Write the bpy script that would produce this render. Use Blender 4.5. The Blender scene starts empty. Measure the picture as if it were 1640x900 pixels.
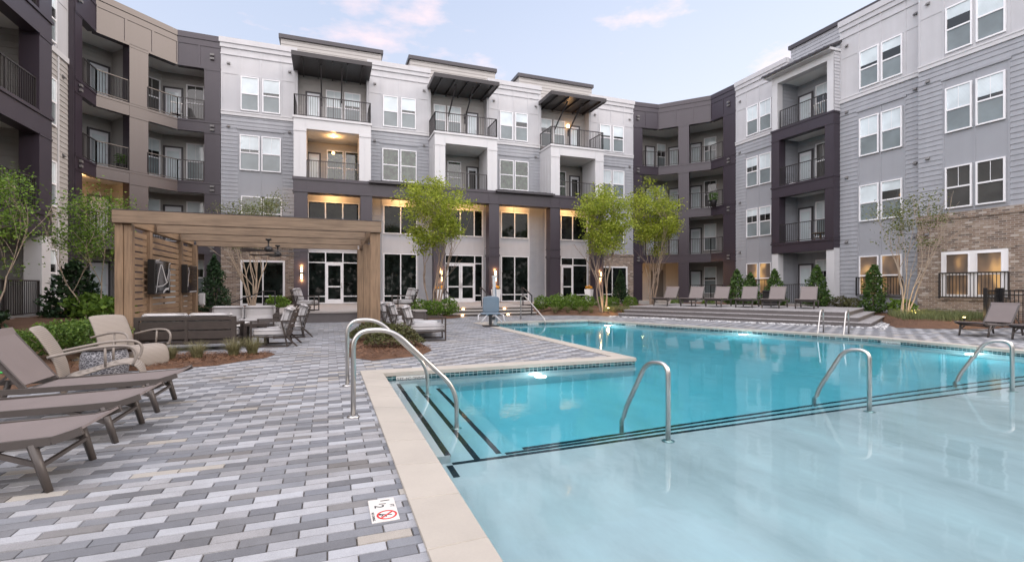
import bpy, math, random
from mathutils import Vector, Matrix, noise as mnoise
R = math.radians
random.seed(7)
sc = bpy.context.scene
COL = sc.collection

# ------------------------------------------------------------------ camera, sky, sun, exposure
cam = bpy.data.cameras.new("camera"); camo = bpy.data.objects.new("camera", cam); COL.objects.link(camo)
camo.location = (0, 0, 1.30)
camo.rotation_euler = (R(90), 0, R(-20.5))
cam.sensor_width = 36; cam.lens = 785 * 36 / 1640; cam.shift_y = 10 / 1640
cam.clip_start = 0.05; cam.clip_end = 2000
sc.camera = camo

SUN_EL, SUN_AZ = R(25), R(106)          # azimuth clockwise from +Y
wd = bpy.data.worlds.new("World"); sc.world = wd; wd.use_nodes = True
nt = wd.node_tree; nt.nodes.clear()
def wn(t, **k):
    n = nt.nodes.new(t)
    for a, b in k.items(): setattr(n, a, b)
    return n
sky = wn('ShaderNodeTexSky', sky_type='NISHITA', sun_disc=False)
sky.sun_elevation = SUN_EL; sky.sun_rotation = SUN_AZ; sky.altitude = 100; sky.air_density = 1.0; sky.dust_density = 1.5; sky.ozone_density = 1.5
tc = wn('ShaderNodeTexCoord'); sep = wn('ShaderNodeSeparateXYZ')
nt.links.new(tc.outputs['Generated'], sep.inputs[0])
ramp = wn('ShaderNodeValToRGB')
ramp.color_ramp.elements[0].position = 0.02; ramp.color_ramp.elements[0].color = (7.9, 7.8, 8.1, 1)
ramp.color_ramp.elements[1].position = 0.75; ramp.color_ramp.elements[1].color = (3.5, 4.4, 6.3, 1)
e = ramp.color_ramp.elements.new(0.30); e.color = (5.3, 5.8, 7.0, 1)
nt.links.new(sep.outputs['Z'], ramp.inputs['Fac'])
mx = wn('ShaderNodeMix', data_type='RGBA'); mx.inputs['Factor'].default_value = 0.86     # thin high haze over the clear sky
nt.links.new(sky.outputs[0], mx.inputs['A']); nt.links.new(ramp.outputs[0], mx.inputs['B'])
mp = wn('ShaderNodeMapping'); mp.inputs['Scale'].default_value = (2.6, 2.6, 6.5); mp.inputs['Location'].default_value = (0.35, 0.1, 0.2)
nz = wn('ShaderNodeTexNoise'); nz.inputs['Scale'].default_value = 1.5; nz.inputs['Detail'].default_value = 7; nz.inputs['Roughness'].default_value = 0.58
nt.links.new(tc.outputs['Generated'], mp.inputs[0]); nt.links.new(mp.outputs[0], nz.inputs['Vector'])
cr = wn('ShaderNodeValToRGB'); cr.color_ramp.elements[0].position = 0.545; cr.color_ramp.elements[1].position = 0.74
cr.color_ramp.elements[0].color = (0, 0, 0, 1); cr.color_ramp.elements[1].color = (0.8, 0.8, 0.8, 1)
nt.links.new(nz.outputs['Fac'], cr.inputs['Fac'])
mx2 = wn('ShaderNodeMix', data_type='RGBA'); mx2.inputs['B'].default_value = (9.6, 7.0, 6.7, 1)
nt.links.new(cr.outputs[0], mx2.inputs['Factor']); nt.links.new(mx.outputs['Result'], mx2.inputs['A'])
# fill light added by raising the sky behind the camera and at the zenith
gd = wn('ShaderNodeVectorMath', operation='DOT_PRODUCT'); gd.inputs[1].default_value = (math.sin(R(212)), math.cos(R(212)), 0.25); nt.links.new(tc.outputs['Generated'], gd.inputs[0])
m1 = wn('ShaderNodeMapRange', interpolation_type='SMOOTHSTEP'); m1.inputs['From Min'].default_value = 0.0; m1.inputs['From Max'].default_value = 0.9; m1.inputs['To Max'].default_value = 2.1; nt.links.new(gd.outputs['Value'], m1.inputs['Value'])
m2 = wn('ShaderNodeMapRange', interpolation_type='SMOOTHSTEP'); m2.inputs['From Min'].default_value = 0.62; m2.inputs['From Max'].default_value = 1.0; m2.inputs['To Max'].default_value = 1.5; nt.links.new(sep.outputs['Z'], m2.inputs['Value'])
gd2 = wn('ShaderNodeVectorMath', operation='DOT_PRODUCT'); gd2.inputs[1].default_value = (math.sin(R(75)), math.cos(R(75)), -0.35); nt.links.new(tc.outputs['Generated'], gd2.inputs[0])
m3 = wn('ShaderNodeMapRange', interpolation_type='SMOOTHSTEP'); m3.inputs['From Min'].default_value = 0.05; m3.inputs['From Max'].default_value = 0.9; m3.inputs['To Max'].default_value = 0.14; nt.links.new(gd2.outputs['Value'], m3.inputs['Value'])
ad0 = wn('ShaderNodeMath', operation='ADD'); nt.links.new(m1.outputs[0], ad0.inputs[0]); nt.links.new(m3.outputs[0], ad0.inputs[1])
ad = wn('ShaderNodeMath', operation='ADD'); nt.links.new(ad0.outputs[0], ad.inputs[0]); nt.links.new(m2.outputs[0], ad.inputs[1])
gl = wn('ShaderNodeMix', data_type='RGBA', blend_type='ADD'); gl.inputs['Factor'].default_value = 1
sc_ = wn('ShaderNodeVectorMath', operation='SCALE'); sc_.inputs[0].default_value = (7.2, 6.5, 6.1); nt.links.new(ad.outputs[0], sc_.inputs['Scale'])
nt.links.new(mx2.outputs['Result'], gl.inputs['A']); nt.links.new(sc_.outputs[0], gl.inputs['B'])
bg = wn('ShaderNodeBackground'); bg.inputs['Strength'].default_value = 0.118
ow = wn('ShaderNodeOutputWorld')
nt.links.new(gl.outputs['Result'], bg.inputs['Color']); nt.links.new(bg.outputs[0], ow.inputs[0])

sl = bpy.data.lights.new("sun", 'SUN'); so = bpy.data.objects.new("sun", sl); COL.objects.link(so)
sl.energy = 1.45; sl.angle = R(20); sl.color = (1.0, 0.82, 0.66)
sd = Vector((math.sin(SUN_AZ) * math.cos(SUN_EL), math.cos(SUN_AZ) * math.cos(SUN_EL), math.sin(SUN_EL)))
so.rotation_euler = sd.to_track_quat('Z', 'Y').to_euler(); so.location = sd * 60

sc.view_settings.view_transform = 'Standard'; sc.view_settings.look = 'None'
sc.view_settings.exposure = 0.36; sc.view_settings.gamma = 1.0; sc.view_settings.use_curve_mapping = False
cy = sc.cycles
cy.use_denoising = True; cy.denoiser = 'OPENIMAGEDENOISE'; cy.use_adaptive_sampling = True; cy.adaptive_threshold = 0.015
cy.max_bounces = 9; cy.diffuse_bounces = 4; cy.glossy_bounces = 4; cy.transmission_bounces = 7; cy.transparent_max_bounces = 10
cy.sample_clamp_indirect = 6.0; cy.caustics_reflective = False; cy.caustics_refractive = True; cy.blur_glossy = 0.5

# ------------------------------------------------------------------ materials
class NB:
    def __init__(s, name):
        s.m = bpy.data.materials.new(name); s.m.use_nodes = True; s.t = s.m.node_tree; s.n = s.t.nodes
        s.b = s.n['Principled BSDF']; s.out = s.n['Material Output']
    def new(s, t, **k):
        n = s.n.new(t)
        for a, b in k.items(): setattr(n, a, b)
        return n
    def link(s, a, b): s.t.links.new(a, b)
    def coords(s, scale=(1, 1, 1), kind='Object', rot=(0, 0, 0)):
        c = s.new('ShaderNodeTexCoord'); mpn = s.new('ShaderNodeMapping')
        mpn.inputs['Scale'].default_value = scale; mpn.inputs['Rotation'].default_value = rot
        s.link(c.outputs[kind], mpn.inputs[0]); return mpn.outputs[0]
    def noise(s, vec, scale, detail=4, rough=.55):
        n = s.new('ShaderNodeTexNoise'); n.inputs['Scale'].default_value = scale; n.inputs['Detail'].default_value = detail; n.inputs['Roughness'].default_value = rough
        if vec is not None: s.link(vec, n.inputs['Vector'])
        return n.outputs['Fac']
    def ramp(s, fac, stops, interp='LINEAR'):
        r = s.new('ShaderNodeValToRGB'); cr = r.color_ramp; cr.interpolation = interp
        while len(cr.elements) < len(stops): cr.elements.new(0.5)
        for el, (p, c) in zip(cr.elements, stops):
            el.position = p; el.color = (*c, 1) if len(c) == 3 else c
        s.link(fac, r.inputs['Fac']); return r.outputs[0]
    def bump(s, h, strength=.3, dist=.01):
        b = s.new('ShaderNodeBump'); b.inputs['Strength'].default_value = strength; b.inputs['Distance'].default_value = dist
        s.link(h, b.inputs['Height']); s.link(b.outputs[0], s.b.inputs['Normal'])
    def mix(s, f, a, b, mode='MIX'):
        m = s.new('ShaderNodeMix', data_type='RGBA', blend_type=mode)
        for sock, v in ((m.inputs['Factor'], f), (m.inputs['A'], a), (m.inputs['B'], b)):
            if isinstance(v, (int, float)): sock.default_value = v
            elif isinstance(v, tuple): sock.default_value = (*v, 1)
            else: s.link(v, sock)
        return m.outputs['Result']
M = {}
STREAKY = {'grey_siding', 'taupe_siding', 'white_panel', 'white_trim', 'grey_panel', 'plum_paint'}
def flat(name, col, rough=.5, metal=0., var=.10, scale=2.5, spec=.5, bump=0., bscale=60, emit=None, estr=0):
    b = NB(name); v = b.coords()
    n = b.noise(v, scale, 5)
    if name in STREAKY:     # faint rain streaks and fading
        n = b.mix(.6, n, b.noise(b.coords((2.2, 2.2, .16)), 1.6, 5, .6))
    lo = tuple(c * (1 - var) for c in col); hi = tuple(min(1, c * (1 + var)) for c in col)
    b.link(b.ramp(n, [(.3, lo), (.7, hi)]), b.b.inputs['Base Color'])
    b.b.inputs['Roughness'].default_value = rough; b.b.inputs['Metallic'].default_value = metal
    b.b.inputs['Specular IOR Level'].default_value = spec
    if bump: b.bump(b.noise(v, bscale, 3), bump, .004)
    if emit: b.b.inputs['Emission Color'].default_value = (*emit, 1); b.b.inputs['Emission Strength'].default_value = estr
    M[name] = b.m; return b.m
flat('grey_siding', (.325, .335, .362), .55, var=.10)
flat('taupe_siding', (.39, .375, .362), .55, var=.05)
flat('white_panel', (.49, .49, .51), .5, var=.07)
flat('white_trim', (.58, .58, .595), .45, var=.03)
flat('grey_panel', (.315, .325, .352), .5, var=.04)
flat('plum_paint', (.036, .027, .038), .38, var=.10, spec=.6)
flat('bronze_metal', (.040, .036, .038), .35, metal=.3)
flat('rail_metal', (.055, .050, .050), .4, metal=.4)
flat('black_metal', (.012, .012, .013), .4)
flat('dark_cap', (.050, .045, .052), .4)
flat('balcony_ceiling', (.78, .78, .76), .6, var=.03)
flat('balcony_floor', (.36, .29, .28), .7)
flat('door_dark', (.060, .056, .062), .45)
flat('door_white', (.66, .68, .72), .35, var=.04)
flat('utility_door', (.125, .118, .115), .5)
flat('vinyl_white', (.82, .82, .84), .35, var=.02)
flat('steel', (.52, .505, .485), .30, metal=1., var=.06)
flat('sling', (.168, .140, .134), .6, var=.06, bump=.25, bscale=380)
flat('lounger_frame', (.075, .064, .059), .45)
flat('wicker_trim', (.235, .205, .182), .5)
flat('cushion', (.43, .415, .415), .85, var=.07, bump=.4, bscale=40)
flat('teak_dark', (.042, .031, .026), .5, var=.2, scale=9)
flat('tv_black', (.010, .010, .011), .35)
flat('lift_blue', (.150, .200, .250), .45, var=.06)
flat('plastic_black', (.016, .016, .018), .5)
flat('planter_white', (.80, .80, .80), .35, var=.03)
flat('marigold', (.75, .30, .02), .6)
flat('marker_white', (.58, .56, .53), .4, var=.04)
flat('ink_black', (.012, .012, .014), .5)
flat('ink_red', (.50, .025, .022), .5)
flat('vent_grey', (.16, .155, .155), .5); flat('tin_grey', (.52, .52, .53), .4)
flat('hose_green', (.02, .42, .06), .4)
flat('stone_top', (.66, .65, .63), .5)
flat('patio_conc', (.40, .38, .36), .75, bump=.2)
flat('painted_sheen_white', (.52, .52, .53), .4)
flat('soil', (.07, .05, .04), .9)
for nm, c, s in (('lamp_warm', (1, .62, .28), 9.0), ('downlight_glow', (1, .66, .32), 16.0), ('pool_lamp', (.95, 1, 1), 4.0), ('spot_glow', (1, .72, .25), 8.0)):
    flat(nm, c, .5, emit=c, estr=s)

def glass(name, col, rough=.03, ior=1.55, var=.15, scale=.9, vstripe=False, emit=None, estr=0):
    b = NB(name); v = b.coords()
    n = b.noise(v, scale, 3)
    c = b.ramp(n, [(.35, tuple(x * (1 - var) for x in col)), (.65, tuple(min(1, x * (1 + var)) for x in col))])
    if vstripe:        # slats of a closed blind
        w = b.new('ShaderNodeTexWave', wave_type='BANDS', bands_direction='Z'); w.inputs['Scale'].default_value = 6.5
        b.link(b.coords(), w.inputs['Vector'])
        c = b.mix(.22, c, b.ramp(w.outputs['Fac'], [(.25, tuple(x * .45 for x in col)), (.6, col)]))
    b.link(c, b.b.inputs['Base Color'])
    b.b.inputs['Roughness'].default_value = rough; b.b.inputs['IOR'].default_value = ior
    b.bump(b.noise(v, 1.1, 2), .03, .05)
    if emit:
        if name == 'pane_warm':
            l = b.noise(b.coords((1.0, 1.0, .6)), 1.5, 1)
            b.link(b.ramp(l, [(.42, (.012, .008, .005)), (.53, (.16, .085, .035)), (.64, (.75, .42, .14))]), b.b.inputs['Emission Color'])
        else: b.b.inputs['Emission Color'].default_value = (*emit, 1)
        b.b.inputs['Emission Strength'].default_value = estr
    M[name] = b.m
glass('pane_blind', (.66, .74, .77), ior=1.6, vstripe=True)
glass('pane_screen', (.19, .225, .235), rough=.12, ior=1.6)
glass('pane_dark', (.012, .014, .013), ior=1.75)
glass('pane_slat', (.085, .085, .082), ior=1.6, vstripe=True)
glass('pane_painted_trees', (.030, .048, .030), ior=1.8, var=.8, scale=4.5)  # green mottling in the base colour paints trees reflected in the glass
glass('pane_store', (.007, .010, .009), ior=1.32, var=.6, scale=2.2)
glass('pane_warm', (.15, .12, .10), emit=(1, .55, .2), estr=.62, vstripe=True)
glass('screen_glass', (.004, .004, .005), rough=.06, ior=1.5)

def wood(name, axis, col, cdark):
    b = NB(name); s = [14, 14, 14]; s[axis] = .9
    v = b.coords(tuple(s)); g = b.noise(v, 1.6, 8, .62)
    k = b.noise(b.coords((2, 2, 2)), .9, 3)
    c = b.ramp(g, [(.30, cdark), (.55, col), (.8, tuple(x * 1.25 for x in col))])
    c = b.mix(.35, c, b.ramp(k, [(.3, tuple(x * .6 for x in col)), (.7, tuple(x * 1.15 for x in col))]))
    b.link(c, b.b.inputs['Base Color']); b.b.inputs['Roughness'].default_value = .7
    b.bump(g, .25, .004); M[name] = b.m
wood('wood_x', 0, (.235, .168, .114), (.095, .064, .043))
wood('wood_y', 1, (.290, .194, .118), (.130, .080, .050))
wood('wood_z', 2, (.265, .176, .108), (.115, .072, .045))
def deckmat(name, ang, col):
    b = NB(name); v = b.coords((1, 1, 1), rot=(0, 0, ang))
    w = b.new('ShaderNodeTexWave', wave_type='BANDS', bands_direction='Y', wave_profile='SAW'); w.inputs['Scale'].default_value = 2.24; b.link(v, w.inputs['Vector'])
    gap = b.ramp(w.outputs['Fac'], [(0, (.25, .25, .25)), (.04, (1, 1, 1)), (.96, (1, 1, 1)), (1, (.25, .25, .25))])
    n = b.noise(b.coords((1, 6, 6), rot=(0, 0, ang)), 1.5, 5)
    c = b.ramp(n, [(.3, tuple(x * .82 for x in col)), (.7, tuple(x * 1.15 for x in col))])
    b.link(b.mix(1.0, c, gap, 'MULTIPLY'), b.b.inputs['Base Color']); b.b.inputs['Roughness'].default_value = .6
    b.bump(n, .1, .003); M[name] = b.m

def brick(name, xaxis):
    b = NB(name); c = b.new('ShaderNodeTexCoord'); s = b.new('ShaderNodeSeparateXYZ'); cb = b.new('ShaderNodeCombineXYZ')
    b.link(c.outputs['Object'], s.inputs[0]); b.link(s.outputs[xaxis], cb.inputs[0]); b.link(s.outputs['Z'], cb.inputs[1])
    t = b.new('ShaderNodeTexBrick'); b.link(cb.outputs[0], t.inputs['Vector'])
    t.inputs['Color1'].default_value = (0, 0, 0, 1); t.inputs['Color2'].default_value = (1, 1, 1, 1); t.inputs['Mortar'].default_value = (.5, .5, .5, 1)
    t.inputs['Scale'].default_value = 1; t.inputs['Brick Width'].default_value = .225; t.inputs['Row Height'].default_value = .078
    t.inputs['Mortar Size'].default_value = .009; t.inputs['Bias'].default_value = 0
    tone = b.ramp(t.outputs['Color'], [(0, (.11, .075, .055)), (.15, (.185, .120, .082)), (.42, (.25, .170, .118)), (.64, (.29, .21, .150)), (.82, (.37, .295, .235)), (.93, (.48, .42, .37))], 'CONSTANT')
    nn = b.noise(b.coords(), 9, 5)
    tone = b.mix(.25, tone, b.ramp(nn, [(.3, (.10, .075, .062)), (.7, (.40, .35, .31))]))
    b.link(b.mix(t.outputs['Fac'], tone, (.36, .33, .30)), b.b.inputs['Base Color'])
    b.b.inputs['Roughness'].default_value = .85
    inv = b.new('ShaderNodeMath', operation='SUBTRACT'); inv.inputs[0].default_value = 1; b.link(t.outputs['Fac'], inv.inputs[1])
    b.bump(inv.outputs[0], .5, .008); M[name] = b.m
brick('brick_x', 'X'); brick('brick_y', 'Y')

def paver(name, col):
    b = NB(name); v = b.coords(); n = b.noise(v, 7, 6, .65); n2 = b.noise(v, 170, 2)
    c = b.ramp(n, [(.28, tuple(x * .70 for x in col)), (.72, tuple(x * 1.24 for x in col))])
    c = b.mix(.40, c, b.ramp(n2, [(.35, tuple(x * .45 for x in col)), (.62, tuple(min(1, x * 1.3) for x in col))]))
    g = b.new('ShaderNodeNewGeometry')
    c = b.mix(.45, c, b.mix(g.outputs['Random Per Island'], tuple(x * k_ for x, k_ in zip(col, (.66, .62, .58))), tuple(x * k_ for x, k_ in zip(col, (1.28, 1.32, 1.36)))))
    d = b.noise(v, .55, 5, .6); c = b.mix(1.0, c, b.ramp(d, [(.3, (.80, .79, .77)), (.55, (1, 1, 1)), (.75, (1.0, 1.0, 1.0))]), 'MULTIPLY')     # worn-in dirt
    b.link(c, b.b.inputs['Base Color']); b.b.inputs['Roughness'].default_value = .78
    b.bump(n2, .45, .003); M[name] = b.m
paver('paver_light', (.315, .320, .338)); paver('paver_pale', (.270, .274, .290)); paver('paver_mid', (.172, .178, .194)); paver('paver_dark', (.140, .145, .160)); paver('paver_tan', (.325, .300, .268)); paver('paver_mauve', (.165, .160, .160))
flat('joint_sand', (.085, .072, .060), .95, var=.3, scale=20)

def stone(name, col):
    b = NB(name); v = b.coords(); n = b.noise(v, 2.2, 6, .6); n2 = b.noise(v, 60, 3)
    c = b.ramp(n, [(.3, tuple(x * .90 for x in col)), (.7, tuple(min(1, x * 1.07) for x in col))])
    c = b.mix(.15, c, b.ramp(n2, [(.3, tuple(x * .7 for x in col)), (.6, col)]))
    g = b.new('ShaderNodeNewGeometry')
    c = b.mix(.25, c, b.mix(g.outputs['Random Per Island'], tuple(x * .86 for x in col), tuple(min(1, x * 1.1) for x in col)))
    b.link(c, b.b.inputs['Base Color']); b.b.inputs['Roughness'].default_value = .65; b.bump(n2, .2, .002); M[name] = b.m
stone('coping_stone', (.385, .352, .308))

def plaster(name, col, k=1.0):
    b = NB(name); v = b.coords(); n = b.noise(b.coords((1.5, .55, 1), rot=(0, 0, .5)), 1.3, 8, .66); n2 = b.noise(b.coords((1, 1, 1)), .35, 3)
    c = b.ramp(n, [(.25, tuple(x * (1 - .2 * k) for x in col)), (.5, col), (.78, tuple(min(1, x * (1 + .16 * k)) for x in col))])
    c = b.mix(.4, c, b.ramp(n2, [(.3, tuple(x * .86 for x in col)), (.7, tuple(min(1, x * 1.1) for x in col))]))
    b.link(c, b.b.inputs['Base Color']); b.b.inputs['Roughness'].default_value = .7; M[name] = b.m
plaster('pool_plaster', (.80, .76, .78)); plaster('shelf_plaster', (.80, .70, .715), 2.2)

b = NB('mosaic_tile'); c_ = b.new('ShaderNodeTexCoord'); s_ = b.new('ShaderNodeSeparateXYZ'); cb_ = b.new('ShaderNodeCombineXYZ'); ad_ = b.new('ShaderNodeMath', operation='ADD')
b.link(c_.outputs['Object'], s_.inputs[0]); b.link(s_.outputs['X'], ad_.inputs[0]); b.link(s_.outputs['Y'], ad_.inputs[1]); b.link(ad_.outputs[0], cb_.inputs[0]); b.link(s_.outputs['Z'], cb_.inputs[1])
t_ = b.new('ShaderNodeTexBrick', offset=0.0); b.link(cb_.outputs[0], t_.inputs['Vector']); t_.inputs['Scale'].default_value = 1; t_.inputs['Brick Width'].default_value = .075; t_.inputs['Row Height'].default_value = .075; t_.inputs['Mortar Size'].default_value = .004
t_.inputs['Color1'].default_value = (0, 0, 0, 1); t_.inputs['Color2'].default_value = (1, 1, 1, 1)
tn_ = b.ramp(t_.outputs['Color'], [(0, (.012, .040, .052)), (.3, (.022, .085, .10)), (.55, (.05, .16, .17)), (.8, (.03, .07, .075))], 'CONSTANT')
b.link(b.mix(t_.outputs['Fac'], tn_, (.35, .42, .42)), b.b.inputs['Base Color']); b.b.inputs['Roughness'].default_value = .15; M['mosaic_tile'] = b.m
flat('nosing_tile', (.018, .024, .034), .25, var=.4, scale=24)

b = NB('pool_water'); b.n.remove(b.b)
fr = b.new('ShaderNodeBsdfRefraction'); fr.inputs['IOR'].default_value = 1.333; fr.inputs['Roughness'].default_value = 0.0
gs = b.new('ShaderNodeBsdfGlossy'); gs.inputs['Roughness'].default_value = 0.05; fz = b.new('ShaderNodeFresnel'); fz.inputs['IOR'].default_value = 1.333; ws = b.new('ShaderNodeMixShader')
bm_ = b.new('ShaderNodeBump'); bm_.inputs['Strength'].default_value = .13; bm_.inputs['Distance'].default_value = .03
na = b.noise(b.coords((1, 1, 1)), 1.5, 3, .5); nb_ = b.noise(b.coords((1, 1, 1), rot=(0, 0, .6)), 4.6, 2, .5)
am = b.new('ShaderNodeMath', operation='MULTIPLY_ADD'); b.link(nb_, am.inputs[0]); am.inputs[1].default_value = .22; b.link(na, am.inputs[2])
b.link(am.outputs[0], bm_.inputs['Height']); b.link(bm_.outputs[0], fr.inputs['Normal']); b.link(bm_.outputs[0], gs.inputs['Normal']); b.link(bm_.outputs[0], fz.inputs['Normal'])
b.link(fz.outputs[0], ws.inputs[0]); b.link(fr.outputs[0], ws.inputs[1]); b.link(gs.outputs[0], ws.inputs[2])
va = b.new('ShaderNodeVolumeAbsorption'); va.inputs['Color'].default_value = (.04, .85, .935, 1); va.inputs['Density'].default_value = .72
b.link(ws.outputs[0], b.out.inputs['Surface']); b.link(va.outputs[0], b.out.inputs['Volume']); M['pool_water'] = b.m

def leafmat(name, c0, c1, c2, trans=.35):
    b = NB(name); g = b.new('ShaderNodeNewGeometry')
    c = b.ramp(g.outputs['Random Per Island'], [(0, c0), (.5, c1), (1, c2)])
    b.link(c, b.b.inputs['Base Color']); b.b.inputs['Roughness'].default_value = .55; b.b.inputs['Specular IOR Level'].default_value = .3
    t = b.new('ShaderNodeBsdfTranslucent'); b.link(c, t.inputs[0]); ms = b.new('ShaderNodeMixShader'); ms.inputs[0].default_value = trans
    b.link(b.b.outputs[0], ms.inputs[1]); b.link(t.outputs[0], ms.inputs[2]); b.link(ms.outputs[0], b.out.inputs['Surface']); M[name] = b.m
leafmat('leaf_lime', (.15, .20, .022), (.30, .36, .04), (.50, .54, .09), .5)
leafmat('leaf_sparse', (.085, .11, .035), (.15, .175, .055), (.22, .24, .09), .4)
leafmat('leaf_dark', (.012, .030, .014), (.022, .052, .020), (.042, .085, .030), .15)
leafmat('leaf_mid', (.035, .075, .020), (.065, .125, .030), (.12, .20, .045), .3)
leafmat('leaf_bright', (.065, .125, .018), (.12, .21, .030), (.20, .31, .05), .35)
leafmat('leaf_maroon', (.05, .045, .022), (.09, .085, .035), (.13, .15, .05), .25)
leafmat('grass_blade', (.13, .125, .06), (.21, .20, .10), (.30, .27, .15), .3)
leafmat('grass_green', (.09, .12, .05), (.14, .17, .07), (.20, .22, .10), .3)
leafmat('straw', (.075, .035, .018), (.145, .068, .034), (.22, .115, .06), .0)
def barkmat(name, col):
    b = NB(name); n = b.noise(b.coords((18, 18, 3)), 1.2, 6)
    b.link(b.ramp(n, [(.3, tuple(x * .6 for x in col)), (.7, tuple(x * 1.2 for x in col))]), b.b.inputs['Base Color']); b.b.inputs['Roughness'].default_value = .85; b.bump(n, .4, .006); M[name] = b.m
barkmat('bark', (.30, .225, .17)); barkmat('bark_pale', (.42, .34, .26))
b = NB('mulch'); v_ = b.coords(); n_ = b.noise(v_, 26, 7, .7); n2_ = b.noise(v_, 3, 4)
b.link(b.mix(.4, b.ramp(n_, [(.3, (.045, .022, .013)), (.6, (.135, .068, .038)), (.8, (.21, .12, .07))]), b.ramp(n2_, [(.3, (.07, .035, .02)), (.7, (.17, .09, .05))])), b.b.inputs['Base Color'])
b.b.inputs['Roughness'].default_value = .95; b.bump(n_, .9, .03); M['mulch'] = b.m
b = NB('wicker_weave'); w1 = b.new('ShaderNodeTexWave', bands_direction='Z'); w1.inputs['Scale'].default_value = 16; w1.inputs['Distortion'].default_value = 1.5; b.link(b.coords(), w1.inputs['Vector'])
b.link(b.ramp(w1.outputs['Fac'], [(.1, (.195, .168, .146)), (.7, (.285, .25, .218))]), b.b.inputs['Base Color']); b.b.inputs['Roughness'].default_value = .7; b.bump(w1.outputs['Fac'], .3, .004); M['wicker_weave'] = b.m
b = NB('woven_drum'); w2 = b.new('ShaderNodeTexVoronoi', feature='DISTANCE_TO_EDGE'); w2.inputs['Scale'].default_value = 22; b.link(b.coords((1, 1, 1.8)), w2.inputs['Vector'])
b.link(b.ramp(w2.outputs['Distance'], [(.04, (.30, .30, .32)), (.10, (.05, .05, .06))]), b.b.inputs['Base Color']); b.bump(w2.outputs['Distance'], .5, .01); M['woven_drum'] = b.m
b = NB('river_rock'); vo = b.new('ShaderNodeTexVoronoi'); vo.inputs['Scale'].default_value = 9; b.link(b.coords(), vo.inputs['Vector'])
b.link(b.ramp(vo.outputs['Color'], [(.1, (.20, .20, .21)), (.5, (.42, .42, .43)), (.9, (.62, .62, .62))]), b.b.inputs['Base Color']); b.b.inputs['Roughness'].default_value = .7; M['river_rock'] = b.m
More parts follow.
